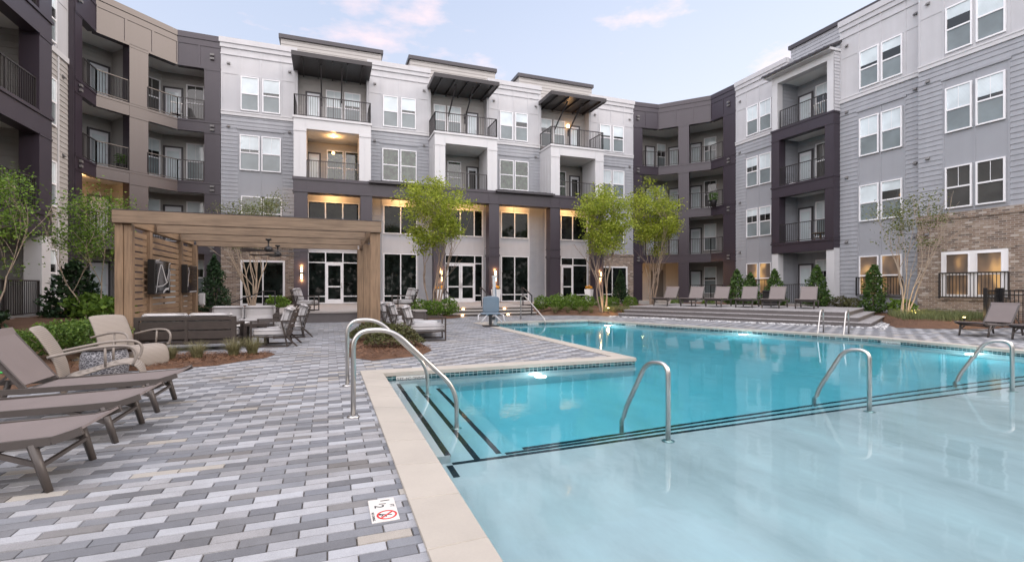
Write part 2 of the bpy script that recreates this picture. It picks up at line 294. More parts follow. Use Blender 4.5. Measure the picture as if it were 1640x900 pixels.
# ------------------------------------------------------------------ builders
class MB:
    """collects faces; build() links them as one mesh object"""
    def __init__(s, fr=None):
        s.v = []; s.f = []; s.mi = []; s.fr = fr; s.cur = 0; s.smooth = False; s.sm = []
    def add(s, vs, fs):
        n = len(s.v)
        if s.fr: vs = [s.fr(*p) for p in vs]
        s.v.extend(tuple(p) for p in vs)
        for f in fs: s.f.append(tuple(n + i for i in f)); s.mi.append(s.cur); s.sm.append(s.smooth)
    def quad(s, a, b, c, d): s.add([a, b, c, d], [(0, 1, 2, 3)])
    def box(s, x0, x1, y0, y1, z0, z1, bev=0):
        if x0 > x1: x0, x1 = x1, x0
        if y0 > y1: y0, y1 = y1, y0
        if z0 > z1: z0, z1 = z1, z0
        b = min(bev, (x1 - x0) * .3, (y1 - y0) * .3, (z1 - z0) * .3)
        if b <= 0:
            s.add([(x0, y0, z0), (x1, y0, z0), (x1, y1, z0), (x0, y1, z0), (x0, y0, z1), (x1, y0, z1), (x1, y1, z1), (x0, y1, z1)],
                  [(3, 2, 1, 0), (4, 5, 6, 7), (0, 1, 5, 4), (1, 2, 6, 5), (2, 3, 7, 6), (3, 0, 4, 7)]); return
        vs = []; idx = {}
        for i, x in enumerate((x0, x1)):
            for j, y in enumerate((y0, y1)):
                for k, z in enumerate((z0, z1)):
                    sx, sy, sz = (b if i == 0 else -b), (b if j == 0 else -b), (b if k == 0 else -b)
                    for a, p in enumerate(((x, y + sy, z + sz), (x + sx, y, z + sz), (x + sx, y + sy, z))):
                        idx[i, j, k, a] = len(vs); vs.append(p)
        I = lambda *q: idx[q]; fs = []
        for i in (0, 1): fs.append([I(i, 0, 0, 0), I(i, 1, 0, 0), I(i, 1, 1, 0), I(i, 0, 1, 0)][::1 if i else -1])
        for j in (0, 1): fs.append([I(0, j, 0, 1), I(1, j, 0, 1), I(1, j, 1, 1), I(0, j, 1, 1)][::-1 if j else 1])
        for k in (0, 1): fs.append([I(0, 0, k, 2), I(1, 0, k, 2), I(1, 1, k, 2), I(0, 1, k, 2)][::1 if k else -1])
        for i in (0, 1):
            for j in (0, 1): fs.append([I(i, j, 0, 0), I(i, j, 1, 0), I(i, j, 1, 1), I(i, j, 0, 1)][::1 if i == j else -1])
            for k in (0, 1): fs.append([I(i, 0, k, 0), I(i, 1, k, 0), I(i, 1, k, 2), I(i, 0, k, 2)][::-1 if i == k else 1])
        for j in (0, 1):
            for k in (0, 1): fs.append([I(0, j, k, 1), I(1, j, k, 1), I(1, j, k, 2), I(0, j, k, 2)][::1 if j == k else -1])
        for i in (0, 1):
            for j in (0, 1):
                for k in (0, 1): fs.append([I(i, j, k, 0), I(i, j, k, 1), I(i, j, k, 2)][::1 if (i + j + k) % 2 else -1])
        s.add(vs, fs)
    def bar(s, a, b, w, h, up=(0, 0, 1)):
        """rectangular bar from a to b, w across, h along up"""
        a = Vector(a); b = Vector(b); d = (b - a).normalized(); u = Vector(up)
        r = d.cross(u)
        if r.length < 1e-5: r = d.cross(Vector((0, 1, 0)))
        r.normalize(); u = r.cross(d).normalized()
        p = []
        for q in (a, b):
            for i, j in ((-1, -1), (1, -1), (1, 1), (-1, 1)): p.append(q + r * (i * w / 2) + u * (j * h / 2))
        s.add(p, [(0, 1, 2, 3), (7, 6, 5, 4), (1, 0, 4, 5), (2, 1, 5, 6), (3, 2, 6, 7), (0, 3, 7, 4)])
    def tube(s, pts, r, n=8, cap=True):
        pts = [Vector(p) for p in pts]; rs = r if isinstance(r, (list, tuple)) else [r] * len(pts)
        rings = []; prev = None; m = len(pts)
        for i, p in enumerate(pts):
            t = (pts[min(i + 1, m - 1)] - pts[max(i - 1, 0)]).normalized()
            if prev is None:
                a = Vector((0, 0, 1)) if abs(t.z) < .9 else Vector((1, 0, 0))
                prev = (a - t * a.dot(t)).normalized()
            else: prev = (prev - t * prev.dot(t)).normalized()
            c = t.cross(prev)
            rings.append([p + (prev * math.cos(6.28318 * k / n) + c * math.sin(6.28318 * k / n)) * rs[i] for k in range(n)])
        vs = [q for ring in rings for q in ring]; fs = []
        for i in range(m - 1):
            for k in range(n): fs.append((i * n + k, i * n + (k + 1) % n, (i + 1) * n + (k + 1) % n, (i + 1) * n + k))
        if cap: fs += [tuple(range(n))[::-1], tuple((m - 1) * n + k for k in range(n))]
        o = s.smooth; s.smooth = True; s.add(vs, fs); s.smooth = o
    def lathe(s, prof, c=(0, 0, 0), n=20):
        vs = []; fs = []
        for r, z in prof:
            for k in range(n): vs.append((c[0] + r * math.cos(6.28318 * k / n), c[1] + r * math.sin(6.28318 * k / n), c[2] + z))
        m = len(prof)
        for i in range(m - 1):
            for k in range(n): fs.append((i * n + k, i * n + (k + 1) % n, (i + 1) * n + (k + 1) % n, (i + 1) * n + k))
        fs += [tuple(range(n))[::-1], tuple((m - 1) * n + k for k in range(n))]
        o = s.smooth; s.smooth = True; s.add(vs, fs); s.smooth = o
    def prism(s, poly, z0, z1):
        n = len(poly); a = sum(poly[i][0] * poly[(i + 1) % n][1] - poly[(i + 1) % n][0] * poly[i][1] for i in range(n))
        if a < 0: poly = poly[::-1]
        vs = [(p[0], p[1], z0) for p in poly] + [(p[0], p[1], z1) for p in poly]
        s.add(vs, [tuple(range(n))[::-1], tuple(range(n, 2 * n))] + [(i, (i + 1) % n, n + (i + 1) % n, n + i) for i in range(n)])
    def sheet(s, prof, y0, y1, th, bulge=0, ny=1):
        """profile [(x,z)] swept from y0 to y1 with thickness th (downward normal)"""
        n = len(prof); top = []; bot = []
        for i, (x, z) in enumerate(prof):
            a = prof[max(i - 1, 0)]; c = prof[min(i + 1, n - 1)]; t = Vector((c[0] - a[0], c[1] - a[1])).normalized(); nn = Vector((-t.y, t.x))
            top.append((x + nn.x * th / 2, z + nn.y * th / 2)); bot.append((x - nn.x * th / 2, z - nn.y * th / 2))
        vs = [(x, y, z) for y in (y0, y1) for (x, z) in top] + [(x, y, z) for y in (y0, y1) for (x, z) in bot]; fs = []
        for i in range(n - 1):
            fs += [(i, i + 1, n + i + 1, n + i), (2 * n + i + 1, 2 * n + i, 3 * n + i, 3 * n + i + 1), (i + 1, i, 2 * n + i, 2 * n + i + 1), (n + i, n + i + 1, 3 * n + i + 1, 3 * n + i)]
        fs += [(0, n, 3 * n, 2 * n), (2 * n - 1, n - 1, 3 * n - 1, 4 * n - 1)]
        o = s.smooth; s.add(vs, fs); s.smooth = o
    def build(s, name, mat, parent=None, off=None, auto=False):
        me = bpy.data.meshes.new(name)
        if off is not None: s.v = [(x - off[0], y - off[1], z - off[2]) for x, y, z in s.v]
        me.from_pydata(s.v, [], s.f)
        for m in (mat if isinstance(mat, (list, tuple)) else [mat]): me.materials.append(M[m])
        me.polygons.foreach_set('material_index', s.mi); me.polygons.foreach_set('use_smooth', s.sm); me.update()
        o = bpy.data.objects.new(name, me); COL.objects.link(o)
        if parent: o.parent = parent
        return o
def bevel(o, w=.006, seg=2):
    m = o.modifiers.new('bevel', 'BEVEL'); m.width = w; m.segments = seg; m.limit_method = 'ANGLE'; m.angle_limit = R(40); return o
def soften(o, lv=2):
    m = o.modifiers.new('subsurf', 'SUBSURF'); m.levels = lv; m.render_levels = lv
    for p in o.data.polygons: p.use_smooth = True
    return o
def thing(name, label, cat, loc=(0, 0, 0), rz=0, group=None):
    o = bpy.data.objects.new(name, None); COL.objects.link(o); o.empty_display_size = .2
    o.location = loc; o.rotation_euler = (0, 0, rz); return tag(o, label, cat, group)
def tag(o, label=None, cat=None, group=None, kind=None):
    if label: o['label'] = label
    if cat: o['category'] = cat
    if group: o['group'] = group
    if kind: o['kind'] = kind
    return o
def copy_tree(o, parent=None):
    c = o.copy(); COL.objects.link(c)
    if parent: c.parent = parent
    for ch in list(o.children): copy_tree(ch, c)
    return c
def again(src, first, loc, rz=0, label=None, scale=None):
    """src itself the first time, a copy with its parts after that"""
    o = src if first else copy_tree(src)
    o.location = loc; o.rotation_euler = (0, 0, rz)
    if scale: o.scale = (scale,) * 3 if not isinstance(scale, tuple) else scale
    if label: o['label'] = label
    return o
def text_into(mb, body, size, place, depth=.0015):
    """lettering as flat mesh; place(x, y, z) maps text plane to the place"""
    cu = bpy.data.curves.new('lettering', 'FONT'); cu.body = body; cu.size = size; cu.extrude = depth; cu.align_x = 'CENTER'; cu.align_y = 'CENTER'
    to = bpy.data.objects.new('lettering', cu); COL.objects.link(to)
    dg = bpy.context.evaluated_depsgraph_get(); dg.update(); me = bpy.data.meshes.new_from_object(to.evaluated_get(dg))
    mb.add([place(*v.co) for v in me.vertices], [tuple(p.vertices) for p in me.polygons])
    bpy.data.objects.remove(to); bpy.data.curves.remove(cu); bpy.data.meshes.remove(me)

# wall frames: (u along the wall, n outwards, z up) -> world
def wall_frame(ox, oy, ux, uy):
    l = math.hypot(ux, uy); ux /= l; uy /= l; nx, ny = uy, -ux
    return lambda u, n, z: (ox + u * ux + n * nx, oy + u * uy + n * ny, z)
def siding(mb, u0, u1, z0, z1, pitch=.2, holes=()):
    zs_ = [z0]
    while zs_[-1] < z1 - 1e-4: zs_.append(min(zs_[-1] + pitch, z1))
    zs_ = sorted(set(zs_ + [h[k] for h in holes for k in (2, 3) if z0 < h[k] < z1]))
    for z, t in zip(zs_, zs_[1:]):
        spans = [(u0, u1)]
        for hu0, hu1, hz0, hz1 in holes:
            if hz0 < t - 1e-3 and hz1 > z + 1e-3:
                ns = []
                for a, c in spans:
                    if hu1 <= a or hu0 >= c: ns.append((a, c)); continue
                    if hu0 > a: ns.append((a, hu0))
                    if hu1 < c: ns.append((hu1, c))
                spans = ns
        for a, c in spans:
            mb.quad((a, .026, z), (c, .026, z), (c, .004, t), (a, .004, t)); mb.quad((a, 0, z), (c, 0, z), (c, .026, z), (a, .026, z))
def panels(mb, u0, u1, z0, z1, us=(), zs=(), w=.07, edge=True):
    mb.box(u0, u1, -.02, .006, z0, z1)
    ul = list(us) + ([u0 + w / 2, u1 - w / 2] if edge else [])
    for u in ul: mb.box(u - w / 2, u + w / 2, .006, .024, z0, z1)
    for z in zs: mb.box(u0, u1, .006, .022, z - w / 2, z + w / 2)
BLIND = random.Random(3)
def window(fr, u0, u1, z0, z1, root, off, style='blind', n=0., frame='vinyl_white', w=.055, rail=True, label=None):
    f = MB(fr)
    for a, c, d, e in ((u0 - w, u0, z0 - w, z1 + w), (u1, u1 + w, z0 - w, z1 + w), (u0, u1, z0 - w, z0), (u0, u1, z1, z1 + w)): f.box(a, c, n, n + .07, d, e)
    zm = (z0 + z1) / 2
    if rail: f.box(u0, u1, n + .015, n + .058, zm - .03, zm + .03)
    fo = f.build('window', frame, root, off)
    if label: fo['label'] = label
    g = MB(fr)
    up = {'blind': 0, 'warm': 2, 'tree': 3, 'dark': 5, 'half': 0}[style]; lo = {'blind': 1, 'warm': 2, 'tree': 3, 'dark': 5, 'half': 1}[style]
    zb = zm if up else z1 - (z1 - zm) * BLIND.choice((1, 1, 1, 1, .8, .62, .5))
    g.cur = up; g.quad((u0, n + .034, zb), (u1, n + .034, zb), (u1, n + .034, z1), (u0, n + .034, z1))
    if zb > zm + .01: g.cur = 4; g.quad((u0, n + .034, zm), (u1, n + .034, zm), (u1, n + .034, zb), (u0, n + .034, zb))
    if style in ('dark', 'half') and up != 4:
        f2 = MB(fr); f2.box((u0 + u1) / 2 - .008, (u0 + u1) / 2 + .008, n + .036, n + .042, zm, z1); f2.build('muntin', frame, fo, off)
    g.cur = lo; g.quad((u0, n + .026, z0), (u1, n + .026, z0), (u1, n + .026, zm), (u0, n + .026, zm))
    g.build('pane', ['pane_blind', 'pane_screen', 'pane_warm', 'pane_painted_trees', 'pane_dark', 'pane_slat'], fo, off)
    return fo
def balcony_door(fr, u0, u1, z0, z1, root, off, n=0., light=True):
    d = MB(fr); d.box(u0 - .09, u0, n, n + .06, z0, z1 + .09); d.box(u1, u1 + .09, n, n + .06, z0, z1 + .09); d.box(u0, u1, n, n + .06, z1, z1 + .09)
    do = d.build("balcony_door", "door_dark", root, off)
    g = MB(fr); a = .09
    g.box(u0 + .004, u1 - .004, n, n + .048, z0, z1 - .004); g.cur = 1
    g.quad((u0 + a, n + .052, z0 + .26), (u1 - a, n + .052, z0 + .26), (u1 - a, n + .052, z1 - .18), (u0 + a, n + .052, z1 - .18))
    g.build('door_glass', ['door_white', 'pane_blind' if light else 'pane_dark'], do, off)
    h = MB(fr); h.tube([(u1 - .06, n + .036, z0 + 1.0), (u1 - .06, n + .09, z0 + 1.0), (u1 - .15, n + .09, z0 + 1.0)], .012, 6); h.build('handle', 'steel', do, off)
    return do
def railing(pts, z0, z1, root, off, mat='rail_metal', name='balcony_railing', sp=.11, post=True, rl=.045):
    """pts: world (x, y) line; one railing mesh"""
    m = MB()
    for (x0, y0), (x1, y1) in zip(pts, pts[1:]):
        L = math.hypot(x1 - x0, y1 - y0); k = max(1, int(L / sp))
        m.bar((x0, y0, z1), (x1, y1, z1), rl, .04); m.bar((x0, y0, z0 + .06), (x1, y1, z0 + .06), .035, .035)
        for i in range(1, k):
            t = i / k; m.bar((x0 + (x1 - x0) * t, y0 + (y1 - y0) * t, z0 + .06), (x0 + (x1 - x0) * t, y0 + (y1 - y0) * t, z1), .018, .018)
        nmid = max(1, round(L / 1.9))
        for i in range(nmid + 1):
            t = i / nmid; m.bar((x0 + (x1 - x0) * t, y0 + (y1 - y0) * t, z0), (x0 + (x1 - x0) * t, y0 + (y1 - y0) * t, z1 + .01), .045, .045)
    return m.build(name, mat, root, off)
def vent(fr, u, z, root, off, n=.02):
    m = MB(fr); m.add([(u - .07, n, z - .06), (u + .07, n, z - .06), (u + .07, n, z + .06), (u - .07, n, z + .06), (u - .07, n + .10, z - .06), (u + .07, n + .10, z - .06)],
                      [(0, 1, 2, 3), (0, 4, 5, 1), (4, 3, 2, 5), (0, 3, 4), (1, 5, 2)])
    m.build('vent_hood', 'vent_grey', root, off)
def lamp(name, loc, e, col, r=.05, kind='POINT', rot=None, spot=None):
    l = bpy.data.lights.new(name, kind); o = bpy.data.objects.new(name, l); COL.objects.link(o); l.energy = e; l.color = col
    l.shadow_soft_size = r; o.location = loc
    if rot: o.rotation_euler = rot
    if spot: l.spot_size = spot; l.spot_blend = .6
    return o
WARM = (1, .53, .20)
def downlight(x, y, z, root, off, e=26):
    d = MB(); d.lathe([(.085, 0), (.085, -.012), (.06, -.014)], (x, y, z), 14); do = d.build('downlight', 'white_trim', root, off)
    g = MB(); g.lathe([(.058, 0), (.058, -.004)], (x, y, z - .0145), 14); g.build('bulb', 'downlight_glow', do, off)
    lamp('downlight_lamp', (x, y, z - .16), e, WARM, .09)
def sconce(fr, u, z, root, off, n=0., e=9):
    s = MB(fr); s.box(u - .06, u + .06, n, n + .06, z - .10, z + .10); s.box(u - .075, u + .075, n + .05, n + .13, z - .05, z + .05)
    so_ = s.build('wall_sconce', 'bronze_metal', root, off)
    g = MB(fr)
    for a, c in ((.05, .30), (-.30, -.05)): g.box(u - .045, u + .045, n + .05, n + .12, z + a, z + c)
    g.build('lamp_shade', 'lamp_warm', so_, off)
    for d in (.38, -.38):
        lamp('sconce_lamp', fr(u, n + .10, z + d), e, WARM, .05)
# ------------------------------------------------------------------ ground, pool
FL = [.40, 3.50, 6.60, 9.72]
g = MB(); g.quad((-300, -300, -1.6), (300, -300, -1.6), (300, 300, -1.6), (-300, 300, -1.6)); tag(g.build('ground', 'soil'), kind='structure')
POOL = [(.75, -2.2), (13.15, -2.2), (13.15, 8.7), (9.55, 17.0), (5.24, 17.0), (5.24, 7.60), (.75, 7.60)]
def offset(poly, d):
    n = len(poly); out = []
    for i in range(n):
        p0, p1, p2 = Vector(poly[i - 1]), Vector(poly[i]), Vector(poly[(i + 1) % n])
        a = (p1 - p0).normalized(); c = (p2 - p1).normalized(); na = Vector((a.y, -a.x)); nc = Vector((c.y, -c.x))
        b_ = (na + nc); b_ = b_ / (b_.length_squared) * 2
        out.append(tuple(p1 + b_ * d))
    return out
COPE = offset(POOL, .30); LIP = offset(POOL, -.02)
def inside(x, y, poly):
    r = False; n = len(poly)
    for i in range(n):
        (x0, y0), (x1, y1) = poly[i], poly[(i + 1) % n]
        if (y0 > y) != (y1 > y) and x < (x1 - x0) * (y - y0) / (y1 - y0) + x0: r = not r
    return r
def cuts(y, poly):
    xs = []; n = len(poly)
    for i in range(n):
        (x0, y0), (x1, y1) = poly[i], poly[(i + 1) % n]
        if (y0 > y) != (y1 > y): xs.append((x1 - x0) * (y - y0) / (y1 - y0) + x0)
    return sorted(xs)
pool = thing('swimming_pool', 'large L-shaped turquoise swimming pool with a pale shallow shelf and cream coping', 'pool', (6, 7, 0)); po = (6, 7, 0)
sh = MB()
n = len(POOL)
for i in range(n):
    (x0, y0), (x1, y1) = POOL[i], POOL[(i + 1) % n]
    sh.quad((x0, y0, -1.25), (x1, y1, -1.25), (x1, y1, -.21), (x0, y0, -.21))
def fillet(*a): sh.box(*a)
sh.cur = 1; sh.box(.60, 13.3, -2.3, 4.17, -1.4, -.45); sh.cur = 0; sh.box(1.0, 13.2, 4.17, 4.48, -1.38, -.70); sh.box(1.0, 13.2, 4.48, 4.79, -1.36, -.96)
for k, (xa, xb, z) in enumerate(((.6, .99, -.27), (.99, 1.27, -.50), (1.27, 1.58, -.75), (1.58, 1.86, -.99))): sh.box(xa, xb, 4.171, 7.62, -1.34 + .01 * k, z)
sh.box(.4, 13.6, -2.6, 17.4, -1.5, -1.22)
sh.build('basin', ['pool_plaster', 'shelf_plaster'], pool, po)
tb = MB()
for i in range(n):
    (x0, y0), (x1, y1) = POOL[i], POOL[(i + 1) % n]; tb.quad((x0, y0, -.21), (x1, y1, -.21), (x1, y1, -.04), (x0, y0, -.04))
tb.build('tile_band', 'mosaic_tile', pool, po)
ns = MB()
def nosing_y(x0, x1, y, z): ns.box(x0, x1, y - .05, y + .005, z - .045, z + .004)
nosing_y(1.0, 13.14, 4.17, -.45); nosing_y(1.60, 13.14, 4.48, -.70); nosing_y(1.90, 13.14, 4.79, -.96)
for x, z, y0 in ((.99, -.27, 4.0), (1.27, -.50, 4.22), (1.58, -.75, 4.52)): ns.box(x - .05, x + .005, max(y0, 4.178), 7.42, z - .045, z + .004)
ns.box(.94, .995, 3.86, 4.12, -.455, -.446)
ns.build('step_edging', 'nosing_tile', pool, po)
cp = MB()
for i in range(n):
    a0, a1 = Vector(LIP[i]), Vector(LIP[(i + 1) % n]); b0, b1 = Vector(COPE[i]), Vector(COPE[(i + 1) % n])
    L = (b1 - b0).length; k = max(1, round(L / .60))
    for j in range(k):
        t0, t1 = j / k, (j + 1) / k; q = [a0.lerp(a1, t0), a0.lerp(a1, t1), b0.lerp(b1, t1), b0.lerp(b1, t0)]
        c = sum(q, Vector((0, 0))) / 4; q1 = [p + (c - p).normalized() * .004 for p in q]; q2 = [p + (c - p).normalized() * .009 for p in q]
        zt = .016 + random.uniform(-.001, .001)
        d_in = (q[0] - q[3]).normalized() * .0
        vs = [(p.x, p.y, -.045) for p in q1] + [(p.x, p.y, zt - .007) for p in q1] + [(p.x, p.y, zt) for p in q2]
        if i != 6:   # bullnose towards the water
            pass
        cp.add(vs, [(0, 1, 5, 4), (1, 2, 6, 5), (2, 3, 7, 6), (3, 0, 4, 7), (4, 5, 9, 8), (5, 6, 10, 9), (6, 7, 11, 10), (7, 4, 8, 11), (8, 9, 10, 11), (3, 2, 1, 0)])
o = cp.build('coping', 'coping_stone', pool, po)
# pool lamps in the walls
for x, y, nx, ny, z in ((3.25, 7.60, 0, -1, -.40), (11.93, 11.52, -.917, -.398, -.42), (13.15, 6.4, -1, 0, -.42), (9.98, 16.0, -.917, -.398, -.42)):
    fr = wall_frame(x, y, -ny, nx); lp = MB(fr)
    ring = [(.11 * math.cos(k * .3927), .02, z + .11 * math.sin(k * .3927)) for k in range(16)]; ring2 = [(.11 * math.cos(k * .3927), -.01, z + .11 * math.sin(k * .3927)) for k in range(16)]
    lp.add(ring + ring2, [tuple(range(16))[::-1]] + [(k, (k + 1) % 16, 16 + (k + 1) % 16, 16 + k) for k in range(16)])
    pl_ = lp.build('pool_light', 'pool_lamp', pool, po)
    p_ = fr(0, .25, z); lamp('pool_light_lamp', p_, 4 if x < 5 else 30, (.92, 1, 1), .1)
# depth markers on the waterline
def waterline_marker(x, y, ux, uy):
    fr = wall_frame(x, y, ux, uy); m = MB(fr); m.box(-.22, .22, .002, .012, -.145, -.05); mo = m.build('depth_marker', 'marker_white', pool, po)
    t = MB(); text_into(t, '3 FT  NO DIVING', .055, lambda a, c, d: fr(a, .013 + d * .3, -.097 + c)); t.build('lettering', 'ink_black', mo, po)
waterline_marker(13.15, 8.15, 0, -1); waterline_marker(1.25, 7.60, 1, 0) if False else None
waterline_marker(10.32, 15.22, .398, -.917); waterline_marker(7.2, 17.0, 1, 0); waterline_marker(1.18, 7.60, 1, 0)
w = MB(); wp = offset(POOL, .015); w.prism(wp, -1.30, -.10)
tag(w.build('water', 'pool_water'), kind='structure')

# pavers: every block its own chamfered top, in rows along the pool edge
pv = MB(); TONES = ['paver_light', 'paver_pale', 'paver_mid', 'paver_dark', 'paver_tan', 'paver_mauve', 'joint_sand']
WT = [.33, .18, .21, .15, .055, .075]
def rowspans(y):
    x0 = -3.75 if y < 10.4 else -5.6
    x1 = 20.5 if y > 6 else 14.6
    sp = [(x0, x1)]; cs = cuts(y, COPE)
    for a, c in zip(cs[::2], cs[1::2]):
        ns_ = []
        for p, q in sp:
            if a > p: ns_.append((p, min(q, a + .06)))
            if c < q: ns_.append((max(p, c - .06), q))
        sp = ns_
    return [s_ for s_ in sp if s_[1] - s_[0] > .03]
y = 2.77 - 58 * .0905; j = .0022; prng = random.Random(11); last = 0; ri = 0; PL = .2825; above = {}
while y < 21.6:
    h = .0905; ri += 1; here = {}
    ph = -.43 + (PL / 2 if ri % 2 == 0 else 0)
    for a, c in rowspans(y + h / 2):
        ki = math.floor((a - ph) / PL); x = ph + ki * PL
        while x < c:
            xa, xb = max(x, a) + j, min(x + PL, c) - j; x += PL; ki += 1
            if xb - xa < .02: continue
            if -1.9 < xa < 3.2 and y > 19.6: continue
            fr_ = (((xa + xb) / 2 - (-.15 + (ri - 59) * PL / 2)) / (2 * PL)) % 1.0; light = (fr_ < .5) != (prng.random() < .11)
            pv.cur = prng.choices((0, 1, 4), (.62, .29, .09))[0] if light else prng.choices((2, 3, 5), (.50, .33, .17))[0]; zt = prng.uniform(-.0020, .0020); ya, yb = y + j, y + h - j; ch = .0032; tl = prng.uniform(-.0012, .0012)
            pv.add([(xa, ya, zt - .010), (xb, ya, zt - .010), (xb, yb, zt - .010), (xa, yb, zt - .010), (xa + ch, ya + ch, zt), (xb - ch, ya + ch, zt + tl), (xb - ch, yb - ch, zt + tl), (xa + ch, yb - ch, zt)],
                   [(4, 5, 6, 7), (0, 1, 5, 4), (1, 2, 6, 5), (2, 3, 7, 6), (3, 0, 4, 7)])
    above = here; y += h
pv.cur = 6
for p0, p1 in (((-5.7, -2.6), (.47, 21.8)), ((.47, 7.88), (4.96, 21.8)), ((4.96, 17.28), (9.72, 21.8)), ((13.43, -2.6), (21, 21.8))): pv.quad((p0[0], p0[1], -.010), (p1[0], p0[1], -.010), (p1[0], p1[1], -.010), (p0[0], p1[1], -.010))
pv.add([(9.72, 17.28, -.010), (9.72, 21.8, -.010), (13.43, 21.8, -.010), (13.43, 8.74, -.010)], [(0, 3, 2, 1)])
tag(pv.build('paver_deck', TONES), kind='structure')
# ------------------------------------------------------------------ centre wing over the clubhouse
cw = thing('apartment_building', 'grey and white apartment wing over a glazed clubhouse front with dark columns', 'building', (7.3, 29, 0), group='wings round the courtyard'); co = (7.3, 29, 0)
mf = wall_frame(0, 29, 1, 0); rf = wall_frame(0, 29.6, 1, 0); ff = wall_frame(0, 27.3, 1, 0)
core = MB(); core.box(-5.6, 20.2, 30.0, 38, -1, 13.7); core.box(-5.2, 19.8, 29.601, 30.1, 6.6, 12.9)
core.build('rear_wall', 'taupe_siding', cw, co)
STK = [(-1.68, 2.12), (5.58, 9.28), (12.76, 16.46)]
SEG = [(-5.22, -1.68), (2.12, 5.58), (9.28, 12.76), (16.46, 19.84)]
W4 = [[(-4.26, -3.51), (-3.24, -2.49)], [(2.97, 3.72), (3.99, 4.74)], [(10.08, 10.83), (11.09, 11.84)], [(17.21, 17.96), (18.23, 18.98)]]
S3 = ['half', 'tree', 'tree', 'half']
for (u0, u1), ws, st in zip(SEG, W4, S3):
    p = MB(mf); us = [ws[0][0] - .12, (ws[0][1] + ws[1][0]) / 2, ws[1][1] + .12]
    panels(p, u0, u1, 10.42, 13.85, us, [12.42], .085)
    p.box(u0 - .04, u1 + .04, 0, .07, 13.72, 13.95); p.box(u0 - .08, u1 + .08, -.1, .12, 13.95, 14.22); p.box(u0 - .02, u1 + .02, 0, .05, 13.35, 13.42)
    p.build('white_wall', 'white_panel', cw, co)
    t = MB(mf); t.box(u0, u1, 0, .06, 10.24, 10.44); t.box(u0, u1, .0, .085, 10.40, 10.46); t.build('belt_trim', 'white_trim', cw, co)
    lo = 3.55 if u0 < -3 or u0 > 16 else 6.0
    s = MB(mf); a, c = ws[0][0] - .19, ws[1][1] + .19
    siding(s, u0, u1, lo, 10.24, .2, [(a, c, lo, 9.62)]); s.build('siding_wall', 'grey_siding', cw, co)
    q = MB(mf); panels(q, a, c, lo, 9.55, [(ws[0][1] + ws[1][0]) / 2], [], .07); q.box(a - .04, c + .04, 0, .06, 9.55, 9.64)
    q.build('panel_bay', 'grey_panel', cw, co)
    for k, (x0, x1) in enumerate(ws):
        window(mf, x0, x1, 10.60, 12.28, cw, co, 'blind', .006)
        window(mf, x0 - .04, x1 + .04, 7.47, 9.22, cw, co, st if u0 > -5 else 'half', .024)
    for u in (u0 + .35, u1 - .3): vent(mf, u, 12.92, cw, co); vent(mf, u, 9.66, cw, co, .024)
for k in range(2): window(mf, (-4.24, -3.31)[k], (-3.27, -2.42)[k], 4.35, 6.02, cw, co, 'tree', .024)
window(mf, 17.2, 17.98, 4.35, 6.02, cw, co, 'half', .024); window(mf, 18.2, 18.98, 4.35, 6.02, cw, co, 'half', .024)
for u0, u1 in ((-5.22, -1.0), (16.3, 19.84)):
    bk = MB(mf); bk.box(u0, u1, -.3, .03, -.3, 3.42); bk.box(u0, u1, -.2, .075, 3.42, 3.56); bk.build('brick_wall', 'brick_x', cw, co)
def big_window(fr, u0, u1, z0, z1, mull, bars, n=.0, fw=.07, style='pane_store', root=cw, off=co, nm='storefront_window'):
    f = MB(fr)
    for a, c, d, e in ((u0 - fw, u0, z0 - fw, z1 + fw), (u1, u1 + fw, z0 - fw, z1 + fw), (u0, u1, z0 - fw, z0), (u0, u1, z1, z1 + fw)): f.box(a, c, n, n + .10, d, e)
    for u in mull: f.box(u - .03, u + .03, n + .03, n + .085, z0, z1)
    for z in bars: f.box(u0, u1, n + .032, n + .08, z - .028, z + .028)
    fo = f.build(nm, 'vinyl_white', root, off)
    g = MB(fr); us = [u0] + list(mull) + [u1]
    for a, c in zip(us, us[1:]):
        r = random.uniform(-.004, .004); g.quad((a, n + .045 + r, z0), (c, n + .045 - r, z0), (c, n + .045 - r, z1), (a, n + .045 + r, z1))
    g.build('pane', style, fo, off); return fo
def store_door(fr, leaves, z0, z1, n=.0):
    f = MB(fr); g = MB(fr); h = MB(fr)
    for u0, u1, hs in leaves:
        w = .095
        f.box(u0, u0 + w, n + .04, n + .115, z0, z1); f.box(u1 - w, u1, n + .04, n + .115, z0, z1); f.box(u0 + w, u1 - w, n + .04, n + .115, z0, z0 + .24); f.box(u0 + w, u1 - w, n + .04, n + .115, z1 - .12, z1); f.box(u0 + w, u1 - w, n + .05, n + .105, z0 + .90, z0 + .97)
        g.quad((u0 + w, n + .07, z0 + .24), (u1 - w, n + .07, z0 + .24), (u1 - w, n + .07, z1 - .12), (u0 + w, n + .07, z1 - .12))
        u = u1 - .05 if hs > 0 else u0 + .05
        h.tube([(u, n + .115, z0 + .85), (u, n + .17, z0 + .85), (u, n + .17, z0 + 1.15), (u, n + .115, z0 + 1.15)], .014, 6)
    d = f.build('entrance_door', 'vinyl_white', cw, co); g.build('door_glass', 'pane_store', d, co); h.build('handle', 'steel', d, co)
# ground floor of the brick ends
big_window(mf, -4.22, -2.30, .45, 2.62, [-3.26], [.82], .031, .10); big_window(mf, 17.0, 19.2, .45, 2.62, [18.1], [.82], .031, .10)
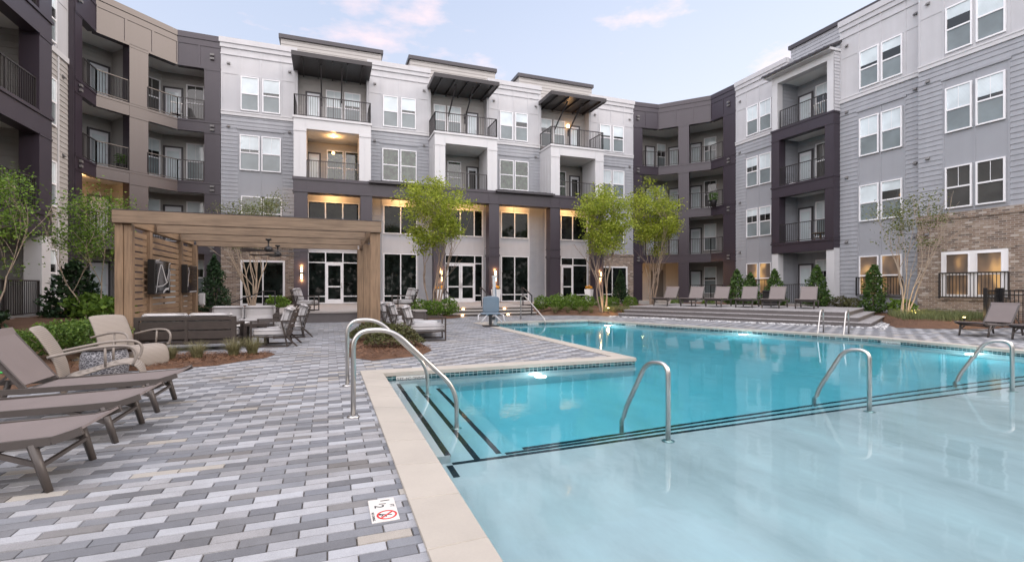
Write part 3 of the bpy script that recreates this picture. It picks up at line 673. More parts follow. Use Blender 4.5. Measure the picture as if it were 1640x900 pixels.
# clubhouse wall behind the columns
for u0, u1 in ((1.66, 2.84), (4.94, 6.40), (8.98, 9.98), (12.04, 13.08)): lw = MB(mf); siding(lw, u0, u1, .38, 6.64, .2); lw.build('siding_wall', 'grey_siding', cw, co)
for u0, u1, um in ((-1.10, 1.66, (-.16, .74)), (2.84, 4.94, (3.91,)), (6.40, 8.98, (7.46, 8.34)), (9.98, 12.04, (10.98,)), (13.08, 16.30, (14.24, 15.08))):
    pw = MB(mf); pw.box(u0, u1, -.1, .012, .3, 6.64)
    for u in um: pw.box(u - .025, u + .025, .012, .026, 3.36, 4.32)
    for u in (u0 + .06, u1 - .06): pw.box(u - .06, u + .06, .012, .05, .38, 6.6)
    pw.box(u0 + .12, u1 - .12, .012, .045, 3.28, 3.38); pw.box(u0 + .12, u1 - .12, .012, .045, 4.28, 4.36); pw.build('white_wall', 'white_panel', cw, co)
for u0, u1, mu in ((-1.02, 1.56, (-.17, .73)), (2.99, 4.80, (3.91,)), (6.55, 8.83, (7.46, 8.34)), (10.13, 11.88, (10.99,)), (13.22, 16.14, (14.24, 15.08))): big_window(mf, u0, u1, 4.43, 5.96, mu, (), .014, .055)
big_window(mf, 2.99, 4.80, .46, 3.20, (3.91,), (.80,), .014, .055); big_window(mf, 10.13, 11.88, .46, 3.20, (10.99,), (.84,), .014, .055)
big_window(mf, -1.02, 1.56, .46, 3.20, (-.16, .74), (2.66, .80), .014, .055); store_door(mf, [(-.13, .71, 1)], .40, 2.62, .03)
big_window(mf, 6.55, 8.83, .46, 3.20, (8.37,), (2.74, .80), .014, .055); store_door(mf, [(6.62, 7.47, 1), (7.49, 8.34, -1)], .40, 2.70, .03)
big_window(mf, 13.22, 16.14, .46, 3.20, (14.24, 15.10), (2.74, .80), .014, .055); store_door(mf, [(14.27, 15.07, -1)], .40, 2.70, .03)
# columns and beam of the colonnade
COLS = [(-1.66, -1.02), (1.58, 2.19), (5.55, 6.17), (8.78, 9.41), (12.72, 13.38), (15.85, 16.46)]
for k, (u0, u1) in enumerate(COLS):
    c = MB(mf)
    c.box(u0, u1, 1.06, 1.70, .2, 6.22); c.box(u0 - .03, u1 + .03, 1.03, 1.73, 3.10, 3.24); c.box(u0 - .03, u1 + .03, 1.03, 1.73, .38, .62); c.box(u0 - .025, u1 + .025, 1.035, 1.725, 3.60, 3.66)
    c.build('column', 'plum_paint', cw, co)
bm = MB(mf); bm.box(-1.70, 16.50, 1.05, 1.72, 6.22, 6.88); bm.box(-1.74, 16.54, 1.0, 1.77, 6.80, 6.95); bm.box(-1.73, 16.53, 1.02, 1.75, 6.18, 6.26)
for u0, u1 in COLS:
    for u in (u0, u1): bm.box(u - .03, u + .03, 1.72, 1.74, 6.26, 6.8)
bm.build('beam', 'plum_paint', cw, co)
sf = MB(mf); sf.box(-1.65, 16.45, .0, 1.06, 6.62, 6.70); sf.build('soffit', 'white_panel', cw, co)
for x in (.2, 3.9, 7.5, 11.0, 14.6): downlight(x, 28.2, 6.62, cw, co, 58)
for u in (-1.30, 5.92, 9.15, 16.2): sconce(ff, u, 2.02 if u < 0 else 1.95, cw, co, .0, 7)
for u0, u1 in ((2.02, 5.72), (9.18, 12.9)):
    r = MB(mf); r.add([(u0, 2.0, 6.97), (u1, 2.0, 6.97), (u1, .0, 7.34), (u0, .0, 7.34), (u0, 2.0, 6.86), (u1, 2.0, 6.86), (u1, .0, 7.2), (u0, 0, 7.2)], [(0, 1, 2, 3), (0, 4, 5, 1), (1, 5, 6, 2), (0, 3, 7, 4), (4, 7, 6, 5)])
    k = u0 + .2
    while k < u1: r.bar((k, 29 - 2.0, 6.985) if False else (k, 2.0, 6.985), (k, .02, 7.355), .03, .035); k += .42
    r.build('porch_roof', 'dark_cap', cw, co)
pt = MB(); pt.box(-1.6, 16.4, 27.96, 28.99, 6.71, 6.80); pt.build('balcony_floor', 'plum_paint', cw, co)
# balcony stacks
D3 = [dict(door=(-1.05, -.50), win=[(-.05, .74), (.92, 1.70)]), dict(door=(8.10, 8.70), win=[(6.87, 7.62)]), dict(door=(15.25, 15.86), win=[(14.12, 14.85)])]
D4 = [dict(door=(-1.12, -.48), win=[(-.10, .68), (.88, 1.66)]), dict(door=(8.08, 8.70), win=[(6.02, 6.65), (6.86, 7.62)]), dict(door=(15.25, 15.86), win=[(13.1, 13.80), (14.03, 14.78)])]
for k, (u0, u1) in enumerate(STK):
    b_ = MB(mf)
    for a, c in ((u0, u0 + .60), (u1 - .60, u1)):
        b_.box(a, c, 0 if a == u0 else 0, 1.70, 6.93, 9.44)
        b_.box(a - .012, c + .012, 1.70, 1.725, 9.30, 9.44); b_.box((a + c) / 2 - .02, (a + c) / 2 + .02, 1.70, 1.712, 6.95, 9.3)
    for q in (.45, .9, 1.3): b_.box(u0 - .014, u0, q - .03, q + .03, 6.95, 9.4)
    b_.box(u0 - .004, u1 + .004, -.5, 1.705, 9.44, 10.00); b_.box(u0 - .05, u1 + .05, -.02, 1.76, 9.96, 10.07)
    for u in (u0 + .60, u1 - .60): b_.box(u - .02, u + .02, 1.705, 1.722, 9.44, 9.96)
    b_.build('balcony_box', 'white_trim', cw, co)
    ce = MB(mf); ce.box(u0 + .6, u1 - .6, -.58, 1.5, 9.425, 9.439); ce.build('balcony_ceiling', 'balcony_ceiling', cw, co)
    rw = MB(rf); siding(rw, u0 + .02, u1 - .02, 6.6, 9.44, .2); siding(rw, u0 + .02, u1 - .02, 10.02, 13.6, .2); rw.build('recess_wall', 'taupe_siding', cw, co)
    for u in (u0, u1): ch = MB(mf); ch.box(u - .1, u + .004 if u == u1 else u + .1, -.6, -.001, 10.0, 13.7); ch.build('return_wall', 'white_panel', cw, co)
    for lv, dd, z in ((3, D3[k], 6.68), (4, D4[k], 10.05)):
        balcony_door(rf, *dd['door'], z, z + 2.05, cw, co, .026, lv == 4 or k == 0)
        for a, c in dd['win']: window(rf, a, c, z + .42 if lv == 3 else z + .55, z + 2.30, cw, co, 'tree' if lv == 3 else 'half', .026, frame='vinyl_white')
    railing([(u0 + .62, 27.42), (u1 - .62, 27.42)], 6.90, 7.86, cw, co)
    railing([(u0 + .03, 29.0), (u0 + .03, 27.34), (u1 - .03, 27.34), (u1 - .03, 29.0)], 10.08, 11.16, cw, co, 'bronze_metal', rl=.06)
    aw = MB(mf); aw.box(u0 - .06, u1 + .0, -.6, 1.95, 13.06, 13.20); aw.box(u0 - .10, u1 + .04, 1.90, 1.99, 13.02, 13.24); aw.box(u0 - .10, u0 - .04, -.1, 1.9, 13.02, 13.24); aw.box(u1 - .02, u1 + .04, -.1, 1.9, 13.02, 13.24)
    for q in range(5): aw.box(u0 + .35 + q * .75, u0 + .41 + q * .75, -.55, 1.85, 12.95, 13.06)
    ao = aw.build('awning', 'bronze_metal', cw, co)
    for u in (u0 + 1.30, u0 + 2.35):
        br = MB(mf); br.bar((u, -.56, 11.75), (u, 1.35, 12.98), .07, .07); br.bar((u, -.57, 11.45), (u, -.57, 12.05), .09, .06); br.build('bracket', 'bronze_metal', ao, co)
    pb = MB(); c_ = (u0 + u1) / 2; pb_fr = wall_frame(0, 30.4, 1, 0); pb = MB(pb_fr); pb.box(c_ - 2.75, c_ + 2.75, -4, 0, 12.5, 15.3)
    siding(pb, c_ - 2.75, c_ + 2.75, 13.2, 15.3, .2); po_ = pb.build('parapet_block', 'taupe_siding', cw, co)
    pc = MB(pb_fr); pc.box(c_ - 2.85, c_ + 2.85, -4.1, .12, 15.3, 15.52); pc.build('parapet_cap', 'dark_cap', po_, co)
downlight(.25, 28.1, 9.42, cw, co, 26)

l3 = MB(rf); l3.box(15.0, 15.14, .026, .10, 12.0, 12.22); lo_ = l3.build('wall_lantern', 'lamp_warm', cw, co); lamp('lantern_lamp', (15.07, 29.35, 12.1), 6, WARM, .05)

# ------------------------------------------------------------------ corner wings with stepped balconies
def corner(front, back, cols, posts_z0, label, loc, doors, rails, divider=None, fascia_split=None):
    root = thing('apartment_building', label, 'building', loc, group='wings round the courtyard'); off = loc
    def strip(mb, line, n0, n1, z0, z1, trim=0):
        fl = line
        for i in range(len(fl) - 1):
            (x0, y0), (x1, y1) = fl[i], fl[i + 1]; f = wall_frame(x0, y0, x1 - x0, y1 - y0); L = math.hypot(x1 - x0, y1 - y0)
            m2 = MB(f); m2.box(-.01, L + .01, n0, n1, z0, z1); mb.v and None
            base = len(mb.v); mb.v += m2.v; mb.f += [tuple(base + q for q in ff_) for ff_ in m2.f]; mb.mi += m2.mi; mb.sm += m2.sm
    fa = MB(); strip(fa, front, -.3, .012, 12.50, 13.98); strip(fa, front, -.34, .05, 13.92, 14.20); strip(fa, front, -.3, .04, 13.60, 13.68); strip(fa, front, -.3, .03, 12.46, 12.58)
    for i in range(len(front) - 1):
        (x0, y0), (x1, y1) = front[i], front[i + 1]; f = wall_frame(x0, y0, x1 - x0, y1 - y0); L = math.hypot(x1 - x0, y1 - y0); m2 = MB(f); k = max(1, round(L / 1.25))
        for q in range(k + 1): m2.box(max(0, q * L / k - .05), min(L, q * L / k + .05), .012, .035, 12.58, 13.6)
        base = len(fa.v); fa.v += m2.v; fa.f += [tuple(base + q for q in ff_) for ff_ in m2.f]; fa.mi += m2.mi; fa.sm += m2.sm
    fa.build('fascia', 'plum_paint', root, off)
    poly = list(front) + list(back)[::-1]
    for lv in (1, 2, 3):
        s = MB(); s.prism(poly, FL[lv] - .38, FL[lv]); strip(s, front, -.2, .02, FL[lv] - .50, FL[lv] + .06); strip(s, front, -.2, .045, FL[lv] - .02, FL[lv] + .075)
        s.build('balcony_slab', 'plum_paint', root, off)
        c = MB(); c.prism(poly, FL[lv] - .395, FL[lv] - .385); c.build('balcony_ceiling', 'balcony_ceiling', root, off)
    c = MB(); c.prism(poly, 12.62, 12.64); c.build('balcony_ceiling', 'balcony_ceiling', root, off)
    rfm = MB(); rfm.prism(poly, 13.5, 13.7); rfm.build('roof', 'dark_cap', root, off)
    fl0 = MB(); fl0.prism(poly, .0, .38); fl0.build('patio_floor', 'patio_conc', root, off)
    bw = MB()
    for i in range(len(back) - 1):
        (x0, y0), (x1, y1) = back[i], back[i + 1]; f = wall_frame(x0, y0, x1 - x0, y1 - y0); m2 = MB(f); L = math.hypot(x1 - x0, y1 - y0)
        siding(m2, 0, L, .3, 12.7, .2); m2.box(0, L, -.2, -.001, .2, 12.7)
        base = len(bw.v); bw.v += m2.v; bw.f += [tuple(base + q for q in ff_) for ff_ in m2.f]; bw.mi += m2.mi; bw.sm += m2.sm
    bw.build('siding_wall', 'taupe_siding', root, off)
    for (x, y, ux, uy, w, d) in cols:
        f = wall_frame(x, y, ux, uy); c = MB(f); c.box(-w / 2, w / 2, -d, .03, 0, 12.55); c.box(-w / 2 - .015, w / 2 + .015, -.05, .045, 12.4, 12.5)
        for lv in (1, 2, 3): c.box(-w / 2 - .012, w / 2 + .012, -.1, .055, FL[lv] - .55, FL[lv] - .48); c.box(-w / 2 - .012, w / 2 + .012, -.1, .055, FL[lv] + .08, FL[lv] + .14)
        co_ = c.build('column', 'plum_paint', root, off)
    for dv in (divider or []):
        x0, y0, x1, y1 = dv; f = wall_frame(x0, y0, x1 - x0, y1 - y0); L = math.hypot(x1 - x0, y1 - y0); m = MB(f); m.box(0, L, -.16, -.0, .38, 12.6); siding(m, 0, L, .38, 12.6, .2)
        g2 = MB(f); m.build('party_wall', 'taupe_siding', root, off)
    for (x, y, ux, uy, items) in doors:
        f = wall_frame(x, y, ux, uy)
        for lv in range(4):
            z = FL[lv]
            for it in items:
                if it[3] is not None and lv not in it[3]: continue
                if it[0] == 'd': balcony_door(f, it[1], it[2], z, z + 2.05, root, off, .026, True)
                elif it[0] == 'u':
                    m = MB(f); m.box(it[1] - .08, it[2] + .08, .026, .07, z, z + 2.2); uo = m.build('door_frame', 'utility_door', root, off); m = MB(f); m.box(it[1], it[2], .07, .09, z, z + 2.1); m.box(it[1] + .12, it[2] - .12, .09, .10, z + 1.1, z + 1.95); m.box(it[1] + .12, it[2] - .12, .09, .10, z + .15, z + .95); m.build('utility_door', 'utility_door', uo, off)
                else: window(f, it[1], it[2], z + .5, z + 2.32, root, off, it[4] if len(it) > 4 else ('blind', 'half', 'dark', 'half')[(lv + int(abs(it[1]) * 3)) % 4], .026)
    for line in rails:
        for lv in (1, 2, 3): railing(line, FL[lv] + .08, FL[lv] + 1.10, root, off)
    return root, off
LF = [(-9.60, 24.72), (-9.56, 26.5), (-7.12, 28.94), (-5.22, 29.0)]
LB = [(-11.45, 24.9), (-11.45, 27.33), (-8.20, 30.58), (-5.22, 30.7)]
# centre column on the diagonal
lroot, loff = corner(LF, LB, [(-8.36, 27.70, 1, 1, .80, .5), (-5.60, 29.0, 1, 0, .72, .7), (-9.62, 25.03, 0, 1, .58, .20)], 0,
    'dark plum balcony corner with stepped bays behind the timber pergola', (-7.4, 28.9, 0),
    [(-11.45, 24.9, 0, 1, [('w', .35, 1.05, None), ('d', 1.45, 2.25, None)]), (-11.45, 27.33, 1, 1, [('d', 1.38, 2.12, None), ('w', 3.72, 4.40, None)]), (-8.20, 30.58, 2.98, .12, [('d', .14, .86, None), ('w', 1.14, 1.86, None)])],
    [[(-9.57, 25.34), (-9.53, 26.47), (-8.66, 27.34)], [(-8.06, 27.94), (-7.10, 28.88), (-5.98, 28.94)]],
    [(-8.50, 27.84, -9.72, 29.06)])
fp = MB(wall_frame(-9.6, 24.72, 1, 0)); fp.box(-.42, -.03, -.58, .03, 0, 14.0); fp.build('column', 'plum_paint', lroot, loff)
RF_ = [(19.84, 29.0), (21.85, 28.86), (24.14, 26.25), (24.20, 24.15)]
RB_ = [(19.84, 30.9), (24.0, 30.8), (26.3, 27.4), (26.3, 24.15)]
downlight(-10.2, 26.4, 6.20, lroot, loff, 34); downlight(23.6, 28.2, 6.20, lroot, loff, 1) if False else None
f_ = wall_frame(22.75, 30.75, 3.3, -3.75)
rroot, roff = corner(RF_, RB_, [(20.22, 29.0, 1, 0, .74, .6), (22.98, 27.58, 2.29, -2.61, .70, .5), (24.19, 24.66, .06, -2.1, 1.02, .6)], 0,
    'dark plum corner bay of stacked balconies joining the centre wing to the right wing', (22.2, 27.5, 0),
    [(19.84, 30.9, 4.16, -.1, [('d', 2.38, 3.06, (1, 2, 3)), ('w', 3.36, 4.02, (1, 2, 3)), ('u', 2.9, 3.8, (0,))]), (24.0, 30.8, 2.3, -3.4, [('d', .30, .98, (1, 2, 3)), ('d', 1.88, 2.56, None), ('w', 2.85, 3.60, None)]), (26.3, 27.4, 0, -1, [('d', .25, .95, None)])],
    [[(20.62, 28.92), (21.83, 28.80), (22.70, 27.80)], [(23.24, 27.20), (24.08, 26.22), (24.12, 25.2)]],
    [(23.10, 27.80, 24.75, 29.60)])
railing([(23.24, 27.20), (24.08, 26.22), (24.12, 25.2)], .42, 1.45, rroot, roff, name='patio_railing')
sconce(wall_frame(20.60, 28.9, 0, 1), .30, 2.35, rroot, roff, .0, 22)
for dfr, zz in ((wall_frame(-5.6, 29, 1, 0), 0), (wall_frame(20.2, 29, 1, 0), 1), (wall_frame(24.2, 24.7, 0, -1), 1), (wall_frame(-9.6, 25.0, 0, 1), 0)):
    rt, of_ = ((lroot, loff), (rroot, roff))[zz]
    for z in (13.1, 9.45, 6.35, 3.25):
        for q in (.10, -.10): m = MB(dfr); m.box(-.09, .09, .06, .14, z + q - .05, z + q + .05); m.build('vent_hood', 'vent_grey', rt, of_)

# ------------------------------------------------------------------ right wing
rw_ = thing('apartment_building', 'grey and white apartment wing with a brick base beside the black fence', 'building', (24, 16, 0), group='wings round the courtyard'); ro = (24, 16, 0)
core = MB(); core.box(25.06, 32, 6.0, 24.1, -1, 13.6); core.box(24.21, 24.95, 20.43, 24.15, -1, 13.6); core.box(23.46, 24.95, 6, 16.85, -1, 13.6); core.build('rear_wall', 'grey_siding', rw_, ro)
af = wall_frame(24.2, 0, 0, -1); bf = wall_frame(23.45, 0, 0, -1); cf = wall_frame(23.10, 0, 0, -1); tf = wall_frame(23.0, 0, 0, -1); kf = wall_frame(24.6, 0, 0, -1)
def right_face(fr, y0, y1, wins, styles, low, base):
    u0, u1 = -y1, -y0; ws = [(-b_, -a_) for a_, b_ in wins]; ws.sort()
    p = MB(fr); us = [ws[0][0] - .14, (ws[0][1] + ws[1][0]) / 2, ws[1][1] + .14]
    if u1 - us[-1] > 1.6: us.append(us[-1] + .9)
    panels(p, u0, u1, 10.42, 13.85, us, [12.42], .085); p.box(u0 - .02, u1 + .02, -.1, .07, 13.72, 13.95); p.box(u0 - .04, u1 + .04, -.1, .12, 13.95, 14.22); p.box(u0, u1, 0, .05, 13.35, 13.42)
    p.build('white_wall', 'white_panel', rw_, ro)
    t = MB(fr); t.box(u0, u1, 0, .06, 10.24, 10.44); t.box(u0, u1, 0, .085, 10.40, 10.46); t.build('belt_trim', 'white_trim', rw_, ro)
    a, c = ws[0][0] - .17, ws[1][1] + .17
    s = MB(fr); siding(s, u0, u1, low, 10.24, .2, [(a, c, low, 9.62)]); s.build('siding_wall', 'grey_siding', rw_, ro)
    q = MB(fr); panels(q, a, c, low, 9.55, [(ws[0][1] + ws[1][0]) / 2], [], .07); q.box(a - .04, c + .04, 0, .06, 9.55, 9.64); q.build('panel_bay', 'grey_panel', rw_, ro)
    for x0, x1 in ws:
        for z0, z1, st in styles: window(fr, x0, x1, z0, z1, rw_, ro, st, .024 if z0 < 10 else .006)
    for u in ((u0 + .35, u1 - .3) if u1 - u0 < 4 else (u0 + .35,)): vent(fr, u, 12.95, rw_, ro); vent(fr, u, 9.75, rw_, ro, .024); vent(fr, u, 6.6, rw_, ro, .024); vent(fr, u, 3.5, rw_, ro, .024)
right_face(af, 20.43, 24.15, [(22.45, 23.2), (21.50, 22.24)], [(10.62, 12.3, 'half'), (7.47, 9.15, 'half'), (4.40, 6.02, 'half'), (.98, 2.70, 'warm')], .2, 0)
right_face(bf, 13.25, 16.85, [(15.07, 15.83), (14.10, 14.86)], [(10.65, 12.3, 'blind'), (7.47, 9.15, 'half'), (4.42, 6.0, 'blind'), (.98, 2.70, 'warm')], .2, 0)
right_face(cf, 6.0, 13.24, [(11.45, 12.21), (10.46, 11.22)], [(10.65, 12.35, 'blind'), (7.47, 9.15, 'half'), (4.46, 6.0, 'dark')], 4.25, 0)
m = MB(cf); m.box(-13.24, -6, -.34, -.03, -1, 13.6); m.build('rear_wall', 'grey_siding', rw_, ro)
bk = MB(cf); bk.box(-13.25, -6, -.2, .06, -.4, 3.98); bk.box(-13.27, -5.98, -.2, .10, 3.98, 4.24); bk.box(-12.5, -10.1, .06, .085, 2.72, 2.95); bk.box(-12.5, -10.1, .06, .12, .80, .90); bk.build('brick_wall', 'brick_y', rw_, ro)
wf = MB(cf)
for a, c, d, e in ((-12.38, -12.22, .92, 2.70), (-10.48, -10.32, .92, 2.70), (-12.22, -10.48, 2.60, 2.70), (-12.22, -10.48, .92, 1.0), (-11.47, -11.23, 1.0, 2.60)): wf.box(a, c, .06, .11, d, e)
wo = wf.build('window', 'vinyl_white', rw_, ro); wo['label'] = 'wide white framed ground floor window lit from inside'
window(cf, -12.20, -11.49, 1.02, 2.58, rw_, ro, 'warm', .065, w=.03); window(cf, -11.21, -10.50, 1.02, 2.58, rw_, ro, 'warm', .065, w=.03)
railing([(22.95, 12.42), (22.95, 10.28)], .86, 1.86, rw_, ro, 'rail_metal', 'window_guard')
railing([(23.28, 15.95), (23.28, 13.98)], .90, 1.75, rw_, ro, 'black_metal', 'window_guard'); railing([(24.05, 23.3), (24.05, 21.4)], .90, 1.75, rw_, ro, 'black_metal', 'window_guard')
# balcony tower
TB, TE = 16.85, 20.43
tw = MB(tf); u0, u1 = -TE, -TB
for a, c in ((u0, u0 + .50), (u1 - .46, u1)):
    tw.box(a, c, -.46, 0, 3.22, 9.86)
    for z in (3.74, 6.2, 6.72, 9.30): tw.box(a - .012, c + .012, -.44, .02, z - .03, z + .03)
for lv in (1, 2, 3): tw.box(u0 + .01, u1 - .01, -.4, .006, FL[lv] - .36 if lv == 1 else FL[lv] - .42, FL[lv] + .16); tw.box(u0 - .03, u1 + .03, -.4, .04, FL[lv] + .10, FL[lv] + .19); tw.box(u0 + .3, u1 - .3, -2, -.4, FL[lv] - .3, FL[lv])
tw.build('balcony_tower_frame', 'plum_paint', rw_, ro)
for a, c, d, e in ((u0, u0 + .40, 0, 3.22), (u1 - .40, u1, 0, 3.22), (u0 + .02, u0 + .36, 9.9, 12.45), (u1 - .36, u1 - .02, 9.9, 12.45)): wp_ = MB(tf); wp_.box(a, c, -.42, -.03, d, e); wp_.build('white_post', 'white_trim', rw_, ro)
wp_ = MB(tf); wp_.box(u0 + .0, u1 - .0, -.42, -.02, 12.45, 12.85); wp_.box(u0 - .2, u1 + .06, -.5, .35, 12.80, 12.92); wp_.build('white_beam', 'white_trim', rw_, ro)
sr = MB(tf); sr.add([(u0 - .25, .48, 12.86), (u1 + .1, .48, 12.86), (u1 + .1, -1.6, 13.72), (u0 - .25, -1.6, 13.72), (u0 - .25, .48, 12.96), (u1 + .1, .48, 12.96), (u1 + .1, -1.6, 13.82), (u0 - .25, -1.6, 13.82)], [(3, 2, 1, 0), (4, 5, 6, 7), (0, 1, 5, 4), (1, 2, 6, 5), (2, 3, 7, 6), (3, 0, 4, 7)])
k = u0 - .2
while k < u1: sr.bar((k, .46, 12.975), (k, -1.5, 13.80), .03, .03); k += .4
sr.build('porch_roof', 'dark_cap', rw_, ro)
for z in (FL[1] - .32, FL[2] - .32, FL[3] - .32, 12.5):
    c = MB(tf); c.box(u0 + .42, u1 - .42, -1.6, -.46, z, z + .012); c.build('balcony_ceiling', 'balcony_ceiling', rw_, ro)
kw = MB(kf); siding(kw, u0, u1, .2, 12.8, .2); kw.build('recess_wall', 'grey_siding', rw_, ro)
sw = MB(wall_frame(23.3, TE - .30, 1, 0)); siding(sw, 0, 1.32, .2, 12.6, .2); sw.box(0, 1.32, -.3, -.0, .2, 12.6); sw.build('party_wall', 'grey_siding', rw_, ro)
sw = MB(wall_frame(24.6, TB + .10, -1, 0)); siding(sw, 0, 1.3, .2, 12.6, .2); sw.build('party_wall', 'grey_siding', rw_, ro)
sw = MB(wall_frame(23.02, TB - .005, 1, 0)); siding(sw, .0, .46, 9.9, 12.8, .16); sw.build('return_wall', 'white_panel', rw_, ro)
for lv in range(4):
    z = FL[lv] + .02; balcony_door(kf, -19.93, -19.22, z, z + 2.08, rw_, ro, .026, True); window(kf, -18.92, -18.18, z + .5, z + 2.3, rw_, ro, ('half', 'half', 'dark', 'half')[lv], .026)
    if lv: railing([(23.08, TE - .5), (23.08, TB + .46)], FL[lv] + .20, FL[lv] + 1.18, rw_, ro)
railing([(23.1, TE - .4), (23.1, TB + .4)], .42, 1.45, rw_, ro, name='patio_railing')
pf_ = MB(); pf_.box(23.05, 25, TB, TE, 0, .40); pf_.build('patio_floor', 'patio_conc', rw_, ro)
pbf = wall_frame(25.4, 0, 0, -1); pb = MB(pbf); pb.box(-21.2, -15.2, -5, 0, 12.8, 15.2); siding(pb, -21.2, -15.2, 13.2, 15.2, .2); po_ = pb.build('parapet_block', 'grey_siding', rw_, ro)
pc = MB(pbf); pc.box(-21.3, -15.1, -5.1, .12, 15.2, 15.42); pc.build('parapet_cap', 'dark_cap', po_, ro)
pe = MB(wall_frame(24.2, 20.42, 1, 0)); pe.box(0, 1.3, -.3, 0, 12.9, 14.2); pe.build('return_wall', 'grey_siding', rw_, ro)
lamp('interior_lamp', (22.4, 11, 0), 0, WARM) if False else None

# ------------------------------------------------------------------ left wing
lw_ = thing('apartment_building', 'apartment wing with a dark balcony tower on a white post at the left edge', 'building', (-10, 19, 0), group='wings round the courtyard'); lo_ = (-10, 19, 0)
core = MB(); core.box(-18, -11.0, 6, 24.7, -1, 13.6); core.box(-11.1, -9.87, 20.1, 24.7, -1, 13.6); core.build('rear_wall', 'taupe_siding', lw_, lo_)
sf_ = wall_frame(-9.83, 0, 0, 1); s = MB(sf_); siding(s, 20.09, 24.71, .2, 10.24, .2); s.build('siding_wall', 'taupe_siding', lw_, lo_)
p = MB(sf_); panels(p, 20.09, 24.71, 10.42, 13.85, [22.6, 23.9], [12.42], .085); p.box(20.0, 24.7, -.1, .12, 13.95, 14.22); p.build('white_wall', 'white_panel', lw_, lo_)
t = MB(sf_); t.box(20.09, 24.71, 0, .06, 10.24, 10.46); t.box(23.86, 23.95, .02, .05, .3, 10.2); t.build('belt_trim', 'white_trim', lw_, lo_)
for z0, z1 in ((10.62, 12.3), (7.47, 9.15), (4.4, 6.02), (.98, 2.7)): window(sf_, 22.85, 23.62, z0, z1, lw_, lo_, 'half', .024)
for z in (9.6, 6.5, 3.4): vent(sf_, 24.3, z, lw_, lo_, .024)
tf2 = wall_frame(-8.4, 0, 0, 1); v0, v1 = 15.6, 20.09; tw = MB(tf2)
for a, c in ((v0, v0 + .72), (v1 - .73, v1)):
    tw.box(a, c, -.50, 0, 3.05, 13.2)
    for z in (3.74, 6.05, 6.78, 9.15, 9.9): tw.box(a - .012, c + .012, -.48, .02, z - .03, z + .03)
for lv in (1, 2, 3): tw.box(v0 + .01, v1 - .01, -.4, .006, FL[lv] - .55, FL[lv] + .12); tw.box(v0 - .03, v1 + .03, -.42, .05, FL[lv] + .06, FL[lv] + .16); tw.box(v0 + .3, v1 - .1, -1.4, -.4, FL[lv] - .3, FL[lv])
tw.box(v0 + .01, v1 - .01, -.4, .006, 12.6, 14.1); tw.build('balcony_tower_frame', 'plum_paint', lw_, lo_)
for a, c in ((v0, v0 + .45), (v1 - .52, v1)): wp_ = MB(tf2); wp_.box(a, c, -.48, -.03, 0, 3.05); wp_.build('white_post', 'white_trim', lw_, lo_)
kf2 = wall_frame(-10.6, 0, 0, 1); kw = MB(kf2); siding(kw, v0 - .2, v1, .2, 12.8, .2); kw.box(v0 - .2, v1, -.4, -.001, .2, 13); kw.build('recess_wall', 'taupe_siding', lw_, lo_)
sw = MB(wall_frame(-10.6, v1 - .18, 1, 0)); siding(sw, 0, 2.05, .2, 12.8, .2); sw.box(0, 2.05, -.17, 0, .2, 12.8); sw.build('party_wall', 'taupe_siding', lw_, lo_)
sw = MB(wall_frame(-8.6, v0 + .02, -1, 0)); siding(sw, 0, 2.4, .2, 12.8, .2); sw.box(0, 2.4, -.16, 0, .2, 12.8); sw.build('party_wall', 'taupe_siding', lw_, lo_)
for z in (FL[1] - .32, FL[2] - .32, FL[3] - .32, 12.6):
    c = MB(tf2); c.box(v0 + .1, v1 - .2, -2.18, -.48, z, z + .012); c.build('balcony_ceiling', 'balcony_ceiling', lw_, lo_)
for lv in (1, 2, 3): railing([(-8.5, v0 + .7), (-8.5, v1 - .73)], FL[lv] + .17, FL[lv] + 1.16, lw_, lo_)
railing([(-8.5, v0 + .4), (-8.5, v1 - .52)], .45, 1.5, lw_, lo_, name='patio_railing')
pf_ = MB(); pf_.box(-11, -8.35, v0, v1 + .1, 0, .42); pf_.build('patio_floor', 'patio_conc', lw_, lo_)
# ------------------------------------------------------------------ clubhouse terrace, steps, timber deck, beds
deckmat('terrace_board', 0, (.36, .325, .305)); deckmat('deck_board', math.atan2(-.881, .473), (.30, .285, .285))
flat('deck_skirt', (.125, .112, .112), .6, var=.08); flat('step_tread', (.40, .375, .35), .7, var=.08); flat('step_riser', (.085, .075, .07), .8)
tr = thing('clubhouse_terrace', 'raised clubhouse terrace with low steps and tiny step lights in front of the glass doors', 'terrace', (5, 24, 0)); to_ = (5, 24, 0)
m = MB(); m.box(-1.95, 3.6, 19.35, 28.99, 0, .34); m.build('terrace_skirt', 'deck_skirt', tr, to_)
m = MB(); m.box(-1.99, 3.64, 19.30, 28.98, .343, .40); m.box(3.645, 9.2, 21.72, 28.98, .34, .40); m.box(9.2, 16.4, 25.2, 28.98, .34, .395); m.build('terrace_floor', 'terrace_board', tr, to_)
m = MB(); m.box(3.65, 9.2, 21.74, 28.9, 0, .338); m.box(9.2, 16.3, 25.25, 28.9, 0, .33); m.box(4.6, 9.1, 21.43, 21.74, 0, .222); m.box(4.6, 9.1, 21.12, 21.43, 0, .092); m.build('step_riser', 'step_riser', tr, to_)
m = MB()
for y, z in ((21.08, .093), (21.39, .224)): m.box(4.58, 9.12, y, y + .33, z, z + .042)
m.build('step_tread', 'step_tread', tr, to_)
for x, y, z in ((5.55, 21.11, .05), (7.7, 21.11, .05), (5.75, 21.735, .29), (7.75, 21.735, .29)):
    m = MB(); m.box(x - .05, x + .05, y - .006, y, z - .02, z + .03); m.build('step_light', 'downlight_glow', tr, to_); lamp('step_lamp', (x, y - .10, z + .02), .9, WARM, .02)
